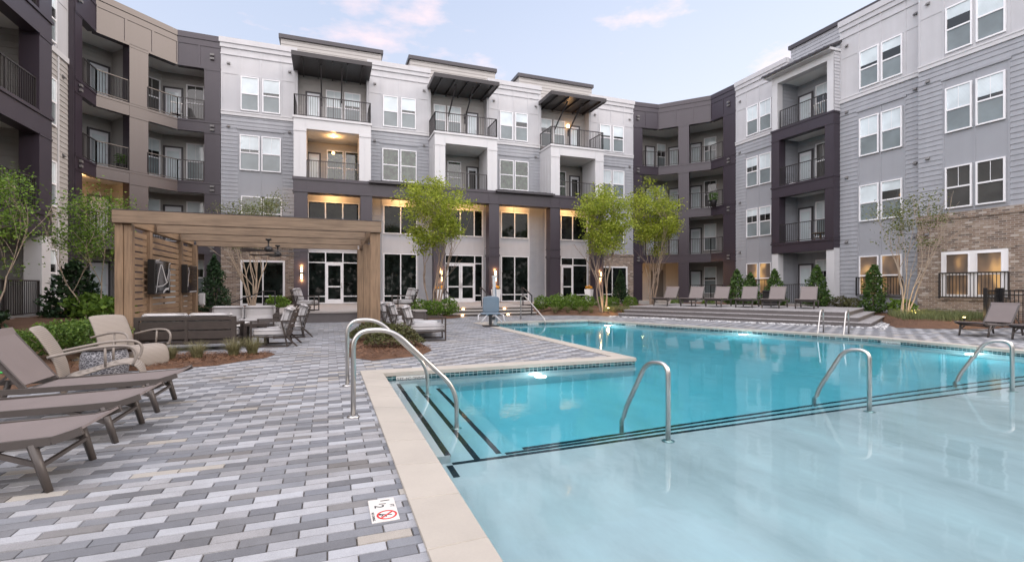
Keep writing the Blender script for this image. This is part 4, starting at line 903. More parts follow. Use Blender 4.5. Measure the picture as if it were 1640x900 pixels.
# deck
E1 = Vector((-.473, .881)); E2 = Vector((.881, .473)); T0 = Vector((16.62, 11.72))
def dk(a, c, z): p = T0 + E1 * a + E2 * c; return (p.x, p.y, z)
dt = thing('timber_deck', 'long grey composite deck with three wide steps down to the pool', 'deck', (17, 15, 0)); do_ = (17, 15, 0)
for k, z in enumerate((.45, .30, .15)):
    q = k * .36; a0, a1, c0, c1 = -q, 8.15 + q * .25, -q, 4.9
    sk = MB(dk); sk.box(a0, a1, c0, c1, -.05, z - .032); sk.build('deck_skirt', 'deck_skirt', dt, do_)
    bd = MB(dk); bd.box(a0 - .025, a1 + .025, c0 - .025, c1, z - .030, z, .004); bd.build('deck_floor', 'deck_board', dt, do_)
def ngon_bed(name, pts, h, mat='mulch', seed=1, straw=0, edge=.05, inner=None, z0=0.0):
    """mounded bed: rings from the outline to the middle, roughened"""
    rg = random.Random(seed); P = []
    for i in range(len(pts)):
        a, c = Vector(pts[i]), Vector(pts[(i + 1) % len(pts)]); k = max(1, int((c - a).length / .35))
        for q in range(k): P.append(a.lerp(c, q / k) + Vector((rg.uniform(-.03, .03), rg.uniform(-.03, .03))))
    c = sum(P, Vector((0, 0))) / len(P); mb = MB(); vs = []; n = len(P); steps = ((0, z0 + .006), (.04, z0 + .05), (.14, z0 + h * .7), (.35, z0 + h), (.65, z0 + h * 1.04))
    for t, z in steps:
        for p in P: q = p.lerp(c, t); vs.append((q.x, q.y, z + (rg.uniform(-.02, .02) if t else 0)))
    vs.append((c.x, c.y, z0 + h * 1.05)); fs = []
    for r_ in range(len(steps) - 1):
        for i in range(n): fs.append((r_ * n + i, r_ * n + (i + 1) % n, (r_ + 1) * n + (i + 1) % n, (r_ + 1) * n + i))
    L = len(steps) - 1
    for i in range(n): fs.append((L * n + i, L * n + (i + 1) % n, len(vs) - 1))
    mb.smooth = True; mb.add(vs, fs); mb.smooth = False; mb.cur = 1
    if straw:
        xs = [p.x for p in P]; ys = [p.y for p in P]; poly = [tuple(p) for p in P]; k = 0
        while k < straw:
            x, y = rg.uniform(min(xs), max(xs)), rg.uniform(min(ys), max(ys))
            if not inside(x, y, poly): continue
            k += 1; a = rg.uniform(0, 6.28); l = rg.uniform(.05, .13); dx, dy = math.cos(a) * l / 2, math.sin(a) * l / 2; px, py = -math.sin(a) * .003, math.cos(a) * .003
            d = min((Vector((x, y)) - p).length for p in P); z = z0 + min(h, .03 + d * .5 * h / .15) * 1.02 + .015; t = rg.uniform(-.03, .03)
            mb.add([(x - dx - px, y - dy - py, z - t), (x + dx - px, y + dy - py, z + t), (x + dx + px, y + dy + py, z + t + .002), (x - dx + px, y - dy + py, z - t + .002)], [(0, 1, 2, 3)])
    o = mb.build(name, [mat, 'straw'], None); tag(o, kind='structure'); return o
ngon_bed('mulch_bed', [(-2.6, 9.15), (-1.75, 9.35), (-1.05, 10.05), (-1.0, 10.5), (-2.0, 10.75), (-3.6, 10.95), (-4.2, 10.2), (-3.6, 9.25)], .06, seed=3, straw=2600)
ngon_bed('mulch_bed', [(.35, 9.6), (.75, 9.0), (1.55, 9.25), (2.0, 10.0), (1.9, 11.4), (1.5, 13.4), (.75, 13.5), (.45, 11.5)], .09, seed=4, straw=2600)
ngon_bed('mulch_bed', [(-5.8, 13.4), (-4.35, 12.9), (-4.3, 19.2), (-2.0, 19.25), (-2.0, 29), (-11, 29), (-11, 13.4)], .40, seed=5)
ngon_bed('mulch_bed', [(-3.72, 3.0), (-3.62, 9.3), (-4.25, 10.9), (-4.55, 13.3), (-9.5, 17.6), (-12, 17), (-12, 3)], .22, seed=6, straw=1500)
ngon_bed('mulch_bed', [(3.2, 19.6), (4.3, 19.55), (5.3, 20.4), (4.75, 21.1), (4.5, 21.7), (3.3, 21.7)], .10, seed=7, straw=300)
ngon_bed('mulch_bed', [(9.16, 20.75), (10.6, 20.3), (11.9, 19.0), (12.5, 18.75), (13.2, 19.2), (16.8, 21.2), (21, 22), (22, 25), (19.6, 28.9), (9.3, 25.1)], .22, seed=8, straw=600)
ngon_bed('mulch_bed', [(17.0, 10.4), (17.6, 9.7), (19.1, 9.1), (23.1, 9.3), (23.1, 13.3), (23.4, 16.8), (21.7, 15.2), (21.0, 13.5), (18, 11.2)], .20, seed=9, straw=1200)
ngon_bed('mulch_bed', [(20.8, 15.2), (22.9, 16.6), (22.9, 20.6), (24.1, 21), (24.0, 25), (21.5, 26), (15.0, 22.4), (16.8, 20.9)], .40, seed=10)
rk = MB(); rr = random.Random(5)
for i in range(520):
    a = rr.uniform(-1.1, 8.6); c = -.75 - rr.uniform(.02, .34) ** 1.0; x, y, z = dk(a, c, 0); r = rr.uniform(.03, .075)
    s_ = MB(); pts = [(r * math.cos(t) * rr.uniform(.7, 1.1), r * math.sin(t) * rr.uniform(.7, 1.1)) for t in [q * .785 for q in range(8)]]
    rk.cur = rr.choice((0, 0, 0, 1, 2)); rk.add([(x + p[0], y + p[1], .0) for p in pts] + [(x + p[0] * .6, y + p[1] * .6, r * .55) for p in pts], [tuple(range(8, 16))] + [(q, (q + 1) % 8, 8 + (q + 1) % 8, 8 + q) for q in range(8)])
for i in range(140):
    c = rr.uniform(-.8, 1.6); a = -.75 - rr.uniform(.03, .35); x, y, z = dk(a, c, 0); r = rr.uniform(.03, .08); pts = [(r * math.cos(t) * rr.uniform(.7, 1.1), r * math.sin(t) * rr.uniform(.7, 1.1)) for t in [q * .785 for q in range(8)]]
    rk.cur = rr.choice((0, 0, 1, 2)); rk.add([(x + p[0], y + p[1], .0) for p in pts] + [(x + p[0] * .6, y + p[1] * .6, r * .55) for p in pts], [tuple(range(8, 16))] + [(q, (q + 1) % 8, 8 + (q + 1) % 8, 8 + q) for q in range(8)])
flat('rock_pale', (.52, .52, .52), .7); flat('rock_dark', (.16, .16, .17), .7)
tag(rk.build('pebbles', ['river_rock', 'rock_pale', 'rock_dark']), 'band of grey river pebbles along the foot of the deck steps', 'pebbles', kind='stuff')

# ------------------------------------------------------------------ pergola
pg = thing('pergola', 'brown timber pergola with a slatted privacy screen on its left side', 'pergola', (-1.54, 15.9, 0)); go = (-1.54, 15.9, 0)
XL, XR, Y0, Y1 = -4.32, 1.23, 12.85, 18.95
def post(x0, x1, y0, y1, z1): m = MB(); m.box(x0, x1, y0, y1, 0, z1, .008); m.build('post', 'wood_z', pg, go)
post(XL, XL + .15, Y0 + .02, Y0 + .26, 2.68); post(XL + .153, XL + .30, Y0 + .05, Y0 + .24, 2.68)
post(XR - .25, XR, Y0 + .02, Y0 + .17, 2.68); post(XR - .24, XR - .01, Y0 + .175, Y0 + .30, 2.60)
post(XR - .25, XR, Y1 - .27, Y1 - .02, 2.68); post(XL, XL + .25, Y1 - .27, Y1 - .02, 2.68)
post(XR - .23, XR - .02, 15.7, 15.9, 2.62)
for y in (14.5, 17.25): post(XL + .05, XL + .21, y - .09, y + .09, 2.66)
for k, (y, zz, hh) in enumerate(((Y0, 2.68, .28), (14.85, 2.68, .25), (17.0, 2.68, .25), (Y1 - .16, 2.66, .26))):
    m = MB(); e_ = .02 if k == 0 else -.10; m.box(XL - e_ + (0 if k == 0 else .14), XR + e_ - (0 if k == 0 else .14), y - .07, y + .07, zz, zz + hh, .008); m.build('rafter', 'wood_x', pg, go)
for x in (XL + .11, XR - .12):
    m = MB(); m.box(x - .07, x + .07, Y0 + .075, Y1 - .235, 2.685, 2.93, .008); m.build('side_beam', 'wood_y', pg, go)
cap = MB(); cap.box(XL - .02, XR + .02, Y0 - .075, Y0 + .075, 2.962, 2.975); cap.build('beam_cap', 'dark_cap', pg, go)
m = MB(); z = .10
while z < 2.46:
    for a, c in ((Y0 + .27, 14.405), (14.595, 17.155), (17.345, Y1 - .275)): m.box(XL + .118, XL + .14, a, c, z, z + .122, .003)
    z += .157
m.build('screen', 'wood_y', pg, go)
def tv(y0, y1, z0, z1, lab, scrib):
    t = thing('television', lab, 'television', (XL + .3, (y0 + y1) / 2, z0), 0, 'televisions on the pergola screen'); of_ = (XL + .3, (y0 + y1) / 2, z0)
    b_ = MB(); b_.box(XL + .215, XL + .37, y0, y1, z0, z1, .012); b_.build('case', 'tv_black', t, of_)
    s_ = MB(); s_.quad((XL + .373, y0 + .03, z0 + .03), (XL + .373, y1 - .03, z0 + .03), (XL + .373, y1 - .03, z1 - .03), (XL + .373, y0 + .03, z1 - .03)); s_.build('screen_glass', 'screen_glass', t, of_)
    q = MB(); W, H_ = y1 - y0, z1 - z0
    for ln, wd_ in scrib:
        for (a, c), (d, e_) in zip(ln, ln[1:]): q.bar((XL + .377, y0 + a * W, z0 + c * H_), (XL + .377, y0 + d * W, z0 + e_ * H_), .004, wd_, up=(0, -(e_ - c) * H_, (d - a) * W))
    q.build('painted_sheen', 'painted_sheen_white', t, of_)  # solid white bars drawn in place of reflections on the cover
    mt = MB(); mt.box(XL + .147, XL + .215, y0 + .3, y1 - .3, z0 + .2, z1 - .2); mt.build('wall_mount', 'black_metal', t, of_)
tv(14.17, 15.42, 1.13, 1.98, 'nearer black outdoor television in a glossy protective cover with a zigzag white reflection', [([(.06, .04), (.20, .55), (.34, .86), (.44, .84)], .022), ([(.40, .86), (.55, .62), (.70, .36)], .05), ([(.70, .36), (.84, .62), (.90, .92), (.98, .95)], .025), ([(.16, .22), (.5, .25), (.80, .36), (.86, .5), (.92, .76)], .018), ([(.05, .97), (.22, .98), (.26, 1.02)], .02), ([(.5, .04), (.66, .14), (.88, .16)], .05), ([(.86, .1), (.93, .4), (.97, .7)], .015)])
tv(17.08, 18.27, 1.13, 1.98, 'farther black outdoor television in a glossy cover near the back of the pergola', [([(.03, .22), (.1, .6), (.16, .74), (.08, .9)], .03), ([(.2, .04), (.9, .06)], .03)])
fn = thing('ceiling_fan', 'nearer black ceiling fan with wide blades hanging from the pergola rafters', 'ceiling fan', (-1.54, 14.85, 0), 0, 'ceiling fans under the pergola')
m = MB(); m.lathe([(.075, 2.62), (.075, 2.585), (.05, 2.57), (.018, 2.55), (.018, 2.42), (.05, 2.41), (.095, 2.38), (.11, 2.33), (.10, 2.28), (.06, 2.26)], (0, 0, 0), 18); m.build('motor', 'black_metal', fn)
for k in range(5):
    a = k * 1.2566 + .15; bl = MB(); d = Vector((math.cos(a), math.sin(a), 0)); p = Vector((-d.y, d.x, 0)); pts = []
    for t, w_ in ((.09, .04), (.2, .055), (.45, .085), (.7, .09), (.80, .06)): pts += [d * t + p * w_ + Vector((0, 0, 2.30 + w_ * .15)), d * t - p * w_ + Vector((0, 0, 2.30 - w_ * .15))]
    bl.add([tuple(q) for q in pts] + [(q.x, q.y, q.z - .008) for q in pts], [(0, 1, 3, 2), (2, 3, 5, 4), (4, 5, 7, 6), (6, 7, 9, 8), (11, 10, 12, 13), (13, 12, 14, 15), (15, 14, 16, 17), (17, 16, 18, 19), (0, 2, 12, 10), (2, 4, 14, 12), (4, 6, 16, 14), (6, 8, 18, 16), (3, 1, 11, 13), (5, 3, 13, 15), (7, 5, 15, 17), (9, 7, 17, 19), (8, 9, 19, 18)])
    bl.build('blade', 'black_metal', fn)
again(fn, False, (-1.5, 17.0, 0), .5, 'farther black ceiling fan with wide blades, deeper under the pergola')
m = MB(); m.box(XL + .26, XL + .42, 19.0, 19.12, .70, 1.10, .01); m.box(XL + .28, XL + .40, 18.93, 19.0, .75, 1.05); ub = m.build('utility_box', 'tin_grey'); tag(ub, 'small pale grey utility box on the far end of the slatted screen', 'utility box')

# ------------------------------------------------------------------ loungers
def make_lounger(back=R(54), name='sun_lounger', lab='x', group=None):
    t = thing(name, lab, 'sun lounger', (0, 0, 0), 0, group)
    f = MB(); W = .315
    for s_ in (-1, 1):
        y = s_ * W
        ln = [(0, .30), (.70, .30), (1.55, .315), (1.80, .325), (1.90, .355), (1.955, .375)]
        for (a, c), (d, e_) in zip(ln, ln[1:]): f.bar((a, y, c), (d, y, e_), .030, .05)
    for x in (.06, .70, 1.72): f.bar((x, -W, .29), (x, W, .29), .03, .03)
    f.build('frame', 'lounger_frame', t)
    for x, dx in ((1.70, .085), (.30, -.085)):
        for s_ in (-1, 1):
            l = MB(); n_ = 5; l.tube([(x, s_ * W, .31), (x + dx, s_ * (W - .005), .0)], [.031, .025], 4); l.build('leg', 'lounger_frame', t)
    c = MB(); c.bar((1.50, -W, .27), (1.50, W, .27), .03, .03)
    for s_ in (-1, 1): c.bar((1.44, s_ * W, .30), (1.74, s_ * (W - .01), .17), .022, .03)
    c.bar((1.745, -W, .17), (1.745, W, .17), .024, .024); c.build('brace', 'lounger_frame', t)
    s_ = MB(); prof = [(.72, .300), (1.0, .308), (1.5, .325), (1.80, .338), (1.90, .36), (1.945, .385)]
    s_.sheet(prof, -W + .012, W - .012, .016); s_.build('seat', 'sling', t)
    L = .645; cx_, cz = math.cos(back), math.sin(back)
    b_ = MB()
    for q in (-1, 1): b_.bar((.70, q * (W - .02), .315), (.70 - L * cx_, q * (W - .02), .315 + L * cz), .03, .045)
    b_.bar((.70 - L * cx_, -W + .02, .315 + L * cz), (.70 - L * cx_, W - .02, .315 + L * cz), .03, .03)
    for q in (-1, 1): b_.bar((.70 - L * .5 * cx_, q * (W - .05), .30 + L * .5 * cz), (.22, q * (W - .05), .29), .02, .02)
    b_.build('back_frame', 'lounger_frame', t)
    k = MB(); k.sheet([(.70 - L * u * cx_, .335 + L * u * cz + (.02 if u > .97 else 0)) for u in (1.0, .9, .6, .3, .03)], -W + .005, W - .005, .018); k.build('backrest', 'sling', t)
    return t
lg = make_lounger(lab='nearest taupe sling lounger to the camera, its foot end on the grey pavers', group='loungers on the paver deck left of the pool')
lg.location = (-3.45, 4.26, 0)
again(lg, False, (-3.45, 5.30, 0), 0, 'middle taupe sling lounger of the near three, between the two others')
again(lg, False, (-3.45, 6.37, 0), 0, 'taupe sling lounger with raised back beside the pair of wicker chairs')
ang = math.atan2(-.52, -.854)
for i in range(6):
    o = copy_tree(lg); p = Vector((13.98, 18.69)) + Vector((.664, -.884)) * i; n_ = Vector((.854, .52))
    p = p + n_ * 1.72 + Vector((.19, -.25)); o.location = (p.x, p.y, .45); o.rotation_euler = (0, 0, ang + R((-2, 1.5, -.5, 2.2, -1.8, .8)[i])); o['group'] = 'loungers in a row on the timber deck'
    o['label'] = ('taupe deck lounger at the far end of the row, before the corner tree', 'second taupe deck lounger from the corner tree', 'third taupe deck lounger from the corner tree, beside a cone shaped evergreen', 'fourth taupe deck lounger from the corner tree, between two evergreens', 'fifth taupe deck lounger, with the black bin behind its head end', 'taupe deck lounger nearest the deck corner, in front of the white patio post')[i]
for i, (y, lb) in enumerate(((7.87, 'taupe lounger with raised back standing on pavers before the black fence'), (6.77, 'taupe lounger cut off by the right edge, beside the one at the black fence'))):
    o = copy_tree(lg); o.location = (17.75, y, 0); o.rotation_euler = (0, 0, R(180)); o['label'] = lb; o['group'] = 'loungers by the black fence'

# ------------------------------------------------------------------ wicker chairs and drum table
def make_wicker(lab):
    t = thing('wicker_chair', lab, 'wicker chair', (0, 0, 0), 0, 'woven lounge chairs by the mulch bed')
    W = .31
    s_ = MB(); s_.sheet([(-.50, .84), (-.44, .80), (-.34, .62), (-.25, .42), (-.22, .24), (-.21, .0)], -W, W, .05); bk_ = s_.build('backrest', 'wicker_weave', t); soften(bk_, 2)
    s_ = MB(); s_.sheet([(-.20, .235), (-.05, .25), (.15, .32), (.34, .375), (.46, .36), (.53, .28), (.55, .15), (.55, .0)], -W, W, .05); soften(s_.build('seat', 'wicker_weave', t), 2)
    for s2 in (-1, 1):
        y = s2 * (W + .03); a = MB(); pts = []
        P = [(-.31, .50), (-.10, .545), (.12, .585), (.32, .595), (.44, .575), (.495, .51), (.49, .43), (.46, .355)]
        for i in range(len(P) - 1):
            for q in range(4):
                u = q / 4; p0 = P[max(i - 1, 0)]; p1 = P[i]; p2 = P[i + 1]; p3 = P[min(i + 2, len(P) - 1)]
                f3 = lambda k: .5 * (2 * p1[k] + (p2[k] - p0[k]) * u + (2 * p0[k] - 5 * p1[k] + 4 * p2[k] - p3[k]) * u * u + (3 * p1[k] - p0[k] - 3 * p2[k] + p3[k]) * u ** 3)
                pts.append((f3(0), y, f3(1)))
        pts.append((P[-1][0], y - s2 * .03, P[-1][1])); a.tube(pts, .017, 8); a.tube([(.20, y, .59), (.20, y - s2 * .02, .35)], .014, 6); a.build('arm', 'wicker_trim', t)
    return t
wc = make_wicker('cream woven lounge chair turned sideways behind the loungers'); wc.location = (-2.76, 7.45, 0); wc.rotation_euler = (0, 0, R(12))
again(wc, False, (-3.08, 9.70, 0), R(-37), 'cream woven lounge chair facing the pool with its rounded front panel')
t = thing('side_table', 'grey and white woven drum table between the two wicker chairs', 'side table', (-2.98, 8.55, 0)); m = MB(); m.lathe([(.24, 0), (.27, .10), (.28, .22), (.27, .34), (.24, .42)], n=28); m.build('body', 'woven_drum', t); m = MB(); m.lathe([(.25, .421), (.265, .43), (.265, .445), (.25, .45)], n=28); m.build('table_top', 'teak_dark', t)

# ------------------------------------------------------------------ lounge furniture under the pergola
def puff(mb_, x0, x1, y0, y1, z0, z1): mb_.box(x0, x1, y0, y1, z0, z1, .03)
def cush(name, x0, x1, y0, y1, z0, z1, t, rot=None, pivot=None):
    m = MB(); nx, ny, nz = 3, 3, 2
    m.box(x0, x1, y0, y1, z0, z1, min(x1 - x0, y1 - y0, z1 - z0) * .25)
    if rot:
        c, s_ = math.cos(rot), math.sin(rot); px, pz = pivot; m.v = [(px + (x - px) * c - (z - pz) * s_, y, pz + (x - px) * s_ + (z - pz) * c) for x, y, z in m.v]
    o = m.build(name, 'cushion', t); soften(o, 2); return o
def make_sofa(lab):
    t = thing('loveseat', lab, 'sofa', (0, 0, 0), 0, 'loveseats round the fire table')     # faces +y, 1.8 wide
    f = MB()
    for x in (-.90, .82): f.box(x, x + .08, -.40, -.32, 0, .70); f.box(x, x + .08, .33, .40, 0, .56); f.box(x, x + .08, -.32, .33, .51, .56); f.box(x, x + .08, -.32, .33, .18, .24)
    f.box(-.82, .82, .34, .39, .16, .24); f.box(-.82, .82, -.39, -.34, .14, .20); f.box(-.82, .82, -.34, .34, .205, .235); f.build('frame', 'teak_dark', t)
    b_ = MB(); b_.box(-.82, .82, -.40, -.345, .63, .70); b_.box(-.03, .03, -.395, -.35, .20, .63)
    for x0, x1 in ((-.82, -.03), (.03, .82)):
        for z in (.25, .44): b_.box(x0, x1, -.385, -.36, z, z + .165)
    b_.build('backrest', 'teak_dark', t)
    for x0, x1 in ((-.81, -.01), (.01, .81)):
        cush('seat_cushion', x0, x1, -.30, .38, .24, .42, t); m = MB(); m.box(x0, x1, -.335, -.16, .38, .77, .045); soften(m.build('back_cushion', 'cushion', t), 2)
    return t
s1 = make_sofa('dark slatted loveseat seen from behind, its back to the grass tufts'); s1.location = (-2.68, 12.0, 0); s1.rotation_euler = (0, 0, R(-4))
again(s1, False, (-2.28, 15.75, 0), R(180), 'loveseat with two pale cushions facing the camera across the fire table')
t = thing('fire_table', 'low rectangular dark table with a pale stone top between the loveseats', 'table', (-2.6, 13.75, 0)); m = MB(); m.box(-.60, .60, -.38, .38, 0, .36); m.build('body', 'teak_dark', t); m = MB(); m.box(-.68, .68, -.45, .45, .36, .42, .01); m.build('table_top', 'stone_top', t)
t = thing('side_table', 'small dark side table beside the loveseat back', 'side table', (-1.52, 12.35, 0)); m = MB(); m.box(-.24, .24, -.24, .24, .44, .49); m.build('table_top', 'teak_dark', t)
for x in (-.2, .2):
    for y in (-.2, .2): m = MB(); m.box(x - .03, x + .03, y - .03, y + .03, 0, .44); m.build('leg', 'teak_dark', t)
def make_club(lab, group, deep=.78):
    t = thing('club_chair', lab, 'armchair', (0, 0, 0), 0, group)             # faces +x
    for s_ in (-1, 1):
        y = s_ * .36; f = MB(); X1 = deep - .36
        f.bar((X1, y, 0), (X1, y, .56), .03, .035, (1, 0, 0)); f.bar((-.36, y, .56), (X1 + .017, y, .56), .045, .03); f.bar((-.30, y, .015), (X1, y, .015), .03, .03); f.bar((-.30, y, .20), (X1, y, .24), .03, .03)
        f.bar((-.26, y, .24), (-.50, y, 0), .03, .035); f.bar((-.26, y, .20), (-.44, y, .80), .03, .035); f.bar((-.30, y, .0), (-.18, y, .56), .028, .03); f.build('side_frame', 'teak_dark', t)
    f = MB(); f.bar((deep - .36, -.35, .22), (deep - .36, .35, .22), .03, .04); f.bar((-.44, -.35, .79), (-.44, .35, .79), .03, .04); f.bar((-.27, -.35, .22), (-.27, .35, .22), .03, .04); f.bar((-.30, -.35, .015), (-.30, .35, .015), .025, .025)
    for q in range(4): z = .30 + q * .13; f.bar((-.28 - (z - .22) * .3, -.34, z), (-.28 - (z - .22) * .3, .34, z), .012, .085, (.28, 0, .96))
    f.build('back_frame', 'teak_dark', t)
    cush('seat_cushion', -.26, deep - .37, -.33, .33, .24, .40, t); cush('back_cushion', -.27, -.09, -.32, .32, .38, .88, t, R(17), (-.18, .38))
    return t
cc = make_club('grey cushioned armchair facing left next to the near loveseat', 'armchairs under the pergola'); cc.location = (-1.12, 12.15, 0); cc.rotation_euler = (0, 0, R(176))
again(cc, False, (-.92, 14.1, 0), R(186), 'grey cushioned armchair farther back under the pergola, beside the far loveseat')
c2 = make_club('nearest of the three deep armchairs lined up by the pergola post', 'armchairs lined up beside the pergola', .98); c2.location = (2.08, 12.15, 0); c2.rotation_euler = (0, 0, R(-6))
again(c2, False, (1.92, 13.75, 0), R(-4), 'middle one of the three deep armchairs lined up by the pergola post')
again(c2, False, (1.85, 15.4, 0), R(-4), 'farthest of the three deep armchairs lined up by the pergola post')
o = again(cc, False, (-.85, 20.45, .40), R(-12), 'armchair with pillows on the terrace in front of the left glass door'); o['group'] = 'armchairs on the terrace'
m = MB(); m.box(-.09, .09, -.2, .2, 0, .36, .05); pw_ = m.build('pillow', 'cushion'); pw_.location = (-1.02, 20.52, .86); pw_.rotation_euler = (.0, -.45, -.2); soften(pw_, 2); tag(pw_, 'pale throw pillow leaning in the armchair on the terrace', 'pillow')
o = again(cc, False, (2.95, 20.55, .40), R(192), 'armchair on the terrace in front of the tall two pane window'); o['group'] = 'armchairs on the terrace'
m = MB(); m.lathe([(.30, .0), (.34, .2), (.34, .40), (.32, .42)], n=24); pf2 = m.build('ottoman', 'tin_grey'); pf2.location = (2.35, 12.85, 0); tag(pf2, 'round grey drum ottoman behind the nearest deep armchair', 'ottoman')

# ------------------------------------------------------------------ handrails and ladders
def arc(pts, r=.12, k=6):
    """round the corners of a polyline"""
    out = [Vector(pts[0])]
    for a, b_, c in zip(pts, pts[1:], pts[2:]):
        a, b_, c = Vector(a), Vector(b_), Vector(c); d0 = (a - b_).normalized(); d1 = (c - b_).normalized(); rr_ = min(r, (a - b_).length * .45, (c - b_).length * .45)
        p0, p2 = b_ + d0 * rr_, b_ + d1 * rr_
        for q in range(k + 1): u = q / k; out.append(p0 * (1 - u) ** 2 + b_ * 2 * u * (1 - u) + p2 * u * u)
    out.append(Vector(pts[-1])); return out
def stair_rail(y, lab):
    t = thing('pool_handrail', lab, 'handrail', (.23, y, 0), 0, 'handrails over the pool entry steps'); m = MB()
    m.tube(arc([(0, 0, 0), (0, 0, .86), (.38, 0, .87), (1.06, 0, .20), (1.06, 0, -.55)], .20, 8), .0245, 12); m.build('tube', 'steel', t)
    m = MB(); m.lathe([(.062, .0), (.062, .010), (.03, .022)], (0, 0, .002), 18); m.build('escutcheon', 'steel', t); m = MB(); m.lathe([(.055, .0), (.055, .010), (.03, .02)], (1.06, 0, -.498), 18); m.build('escutcheon', 'steel', t)
stair_rail(5.15, 'stainless pool handrail nearer to the camera, over the entry steps'); stair_rail(6.81, 'stainless pool handrail farther from the camera, over the entry steps')
for i, (x, lb) in enumerate(((3.12, 'bent stainless grab rail on the shallow shelf nearest to the entry steps'), (6.02, 'bent stainless grab rail on the shelf edge between the other two'), (8.95, 'bent stainless grab rail on the shelf edge nearest the right edge of the photo'))):
    t = thing('grab_rail', lb, 'grab rail', (x, 3.97, -.45), 0, 'grab rails along the edge of the shallow shelf'); m = MB()
    m.tube(arc([(0, 0, 0), (0, 0, 1.00), (-.06, .26, .98), (-.14, .60, .34), (-.14, .60, -.25)], .22, 8), .0245, 12); m.build('tube', 'steel', t); m = MB(); m.lathe([(.062, .0), (.062, .010), (.03, .022)], (0, 0, .002), 18); m.build('escutcheon', 'steel', t)
t = thing('pool_ladder', 'stainless pool ladder rails standing on the far right coping', 'ladder', (13.1, 9.5, 0), math.atan2(.881, -.40) if False else 0)
for k, p in enumerate(((12.80, 9.85), (13.06, 9.30))):
    n_ = Vector((.917, .398, 0)); q = Vector((p[0] - 13.1, p[1] - 9.5, 0)); m = MB()
    m.tube(arc([q + n_ * .62, q + n_ * .60 + Vector((0, 0, .66)), q + n_ * .30 + Vector((0, 0, .66)), q + n_ * .02 + Vector((0, 0, -.02)), q + Vector((0, 0, -.9))], .14, 6), .022, 10); m.build('rail', 'steel', t)
m = MB()
for z in (-.3, -.55, -.8): m.bar((12.80 - 13.1, 9.85 - 9.5, z), (13.06 - 13.1, 9.30 - 9.5, z), .08, .03)
m.build('tread', 'steel', t)
t = thing('pool_handrail', 'slanting stainless handrail at the back edge of the pool beside the mulch bed', 'handrail', (7.35, 17.6, 0)); m = MB()
m.tube(arc([(-.05, .9, 0), (-.05, .9, .92), (.05, .75, .95), (.30, -.70, .08), (.30, -.72, -.6)], .12, 6), .024, 10); m.build('tube', 'steel', t)
def step_rail(x, y, lab):
    t = thing('step_handrail', lab, 'handrail', (x, y, 0), 0, 'dark handrails at the terrace steps'); m = MB()
    m.bar((0, .35, .40), (0, .35, 1.28), .04, .04, (0, 1, 0)); m.bar((0, -.75, 0), (0, -.75, .92), .04, .04, (0, 1, 0)); m.bar((0, .55, 1.28), (0, .33, 1.28), .04, .04); m.bar((0, .35, 1.28), (0, -.77, .92), .04, .04); m.bar((0, .55, 1.28), (0, .55, 1.02), .04, .04, (0, 1, 0)); m.bar((0, .55, 1.02), (0, .35, 1.02), .035, .035); m.build('tube', 'bronze_metal', t)
step_rail(4.95, 21.8, 'dark handrail of the terrace steps near the big green tree'); step_rail(6.75, 21.8, 'dark handrail in the middle of the terrace steps behind the pool lift'); step_rail(8.85, 21.8, 'dark handrail of the terrace steps next to the shrub bed')
t = thing('step_handrail', 'dark handrail at the path left of the terrace behind the loveseat', 'handrail', (-2.9, 21.0, 0), 0, 'dark handrails at the terrace steps'); m = MB()
m.bar((.55, 0, .2), (.55, 0, 1.15), .04, .04, (1, 0, 0)); m.bar((.55, 0, 1.15), (-.75, 0, .62), .04, .04); m.bar((.55, 0, 1.15), (.95, 0, 1.15), .04, .04); m.bar((.95, 0, 1.15), (.95, 0, .65), .04, .04, (1, 0, 0)); m.bar((.95, 0, .65), (.55, 0, .65), .035, .035); m.bar((-.75, 0, 0), (-.75, 0, .62), .04, .04, (1, 0, 0)); m.build('tube', 'bronze_metal', t)

# ------------------------------------------------------------------ pool lift, planters, fence, bin, hose, marker
t = thing('pool_lift', 'pool access lift with a blue plastic seat at the corner of the pool', 'pool lift', (5.0, 15.35, 0), R(-8))
m = MB(); m.sheet([(-.02, 1.02), (.0, .90), (.015, .55), (.03, .44)], -.30, .30, .05); sb = m.build('backrest', 'lift_blue', t); sb.rotation_euler = (0, 0, R(90)); soften(sb, 2)
m = MB(); m.box(-.31, .31, -.05, .36, .40, .46, .02); m.build('seat', 'lift_blue', t)
m = MB(); m.bar((0, .1, .06), (0, .1, .40), .09, .09, (0, 1, 0)); m.box(-.24, .24, -.14, .30, .0, .04); m.bar((0, .15, .25), (.25, .75, .25), .07, .09); m.build('base', 'plastic_black', t)
for s_ in (-1, 1): m = MB(); m.tube([(s_ * .28, .2, .43), (s_ * .42, .0, .38), (s_ * .44, -.12, .18)], .02, 7); m.tube([(s_ * .12, .0, .40), (s_ * .34, -.10, .16)], .022, 7); m.build('footrest', 'tin_grey', t)
m = MB(); m.bar((.28, .80, 0), (.24, .78, 1.62), .10, .12, (0, 1, 0)); m.box(.18, .34, .70, .86, 1.62, 1.70); m.build('mast', 'tin_grey', t)
m = MB(); m.bar((.34, .72, .1), (.29, .72, 1.3), .035, .035, (0, 1, 0)); m.build('hydraulic_arm', 'lift_blue', t)
pn = thing('planter', 'white tapered planter with orange flowers left of the double glass door', 'planter', (5.75, 26.75, .40), 0, 'white planters at the columns')
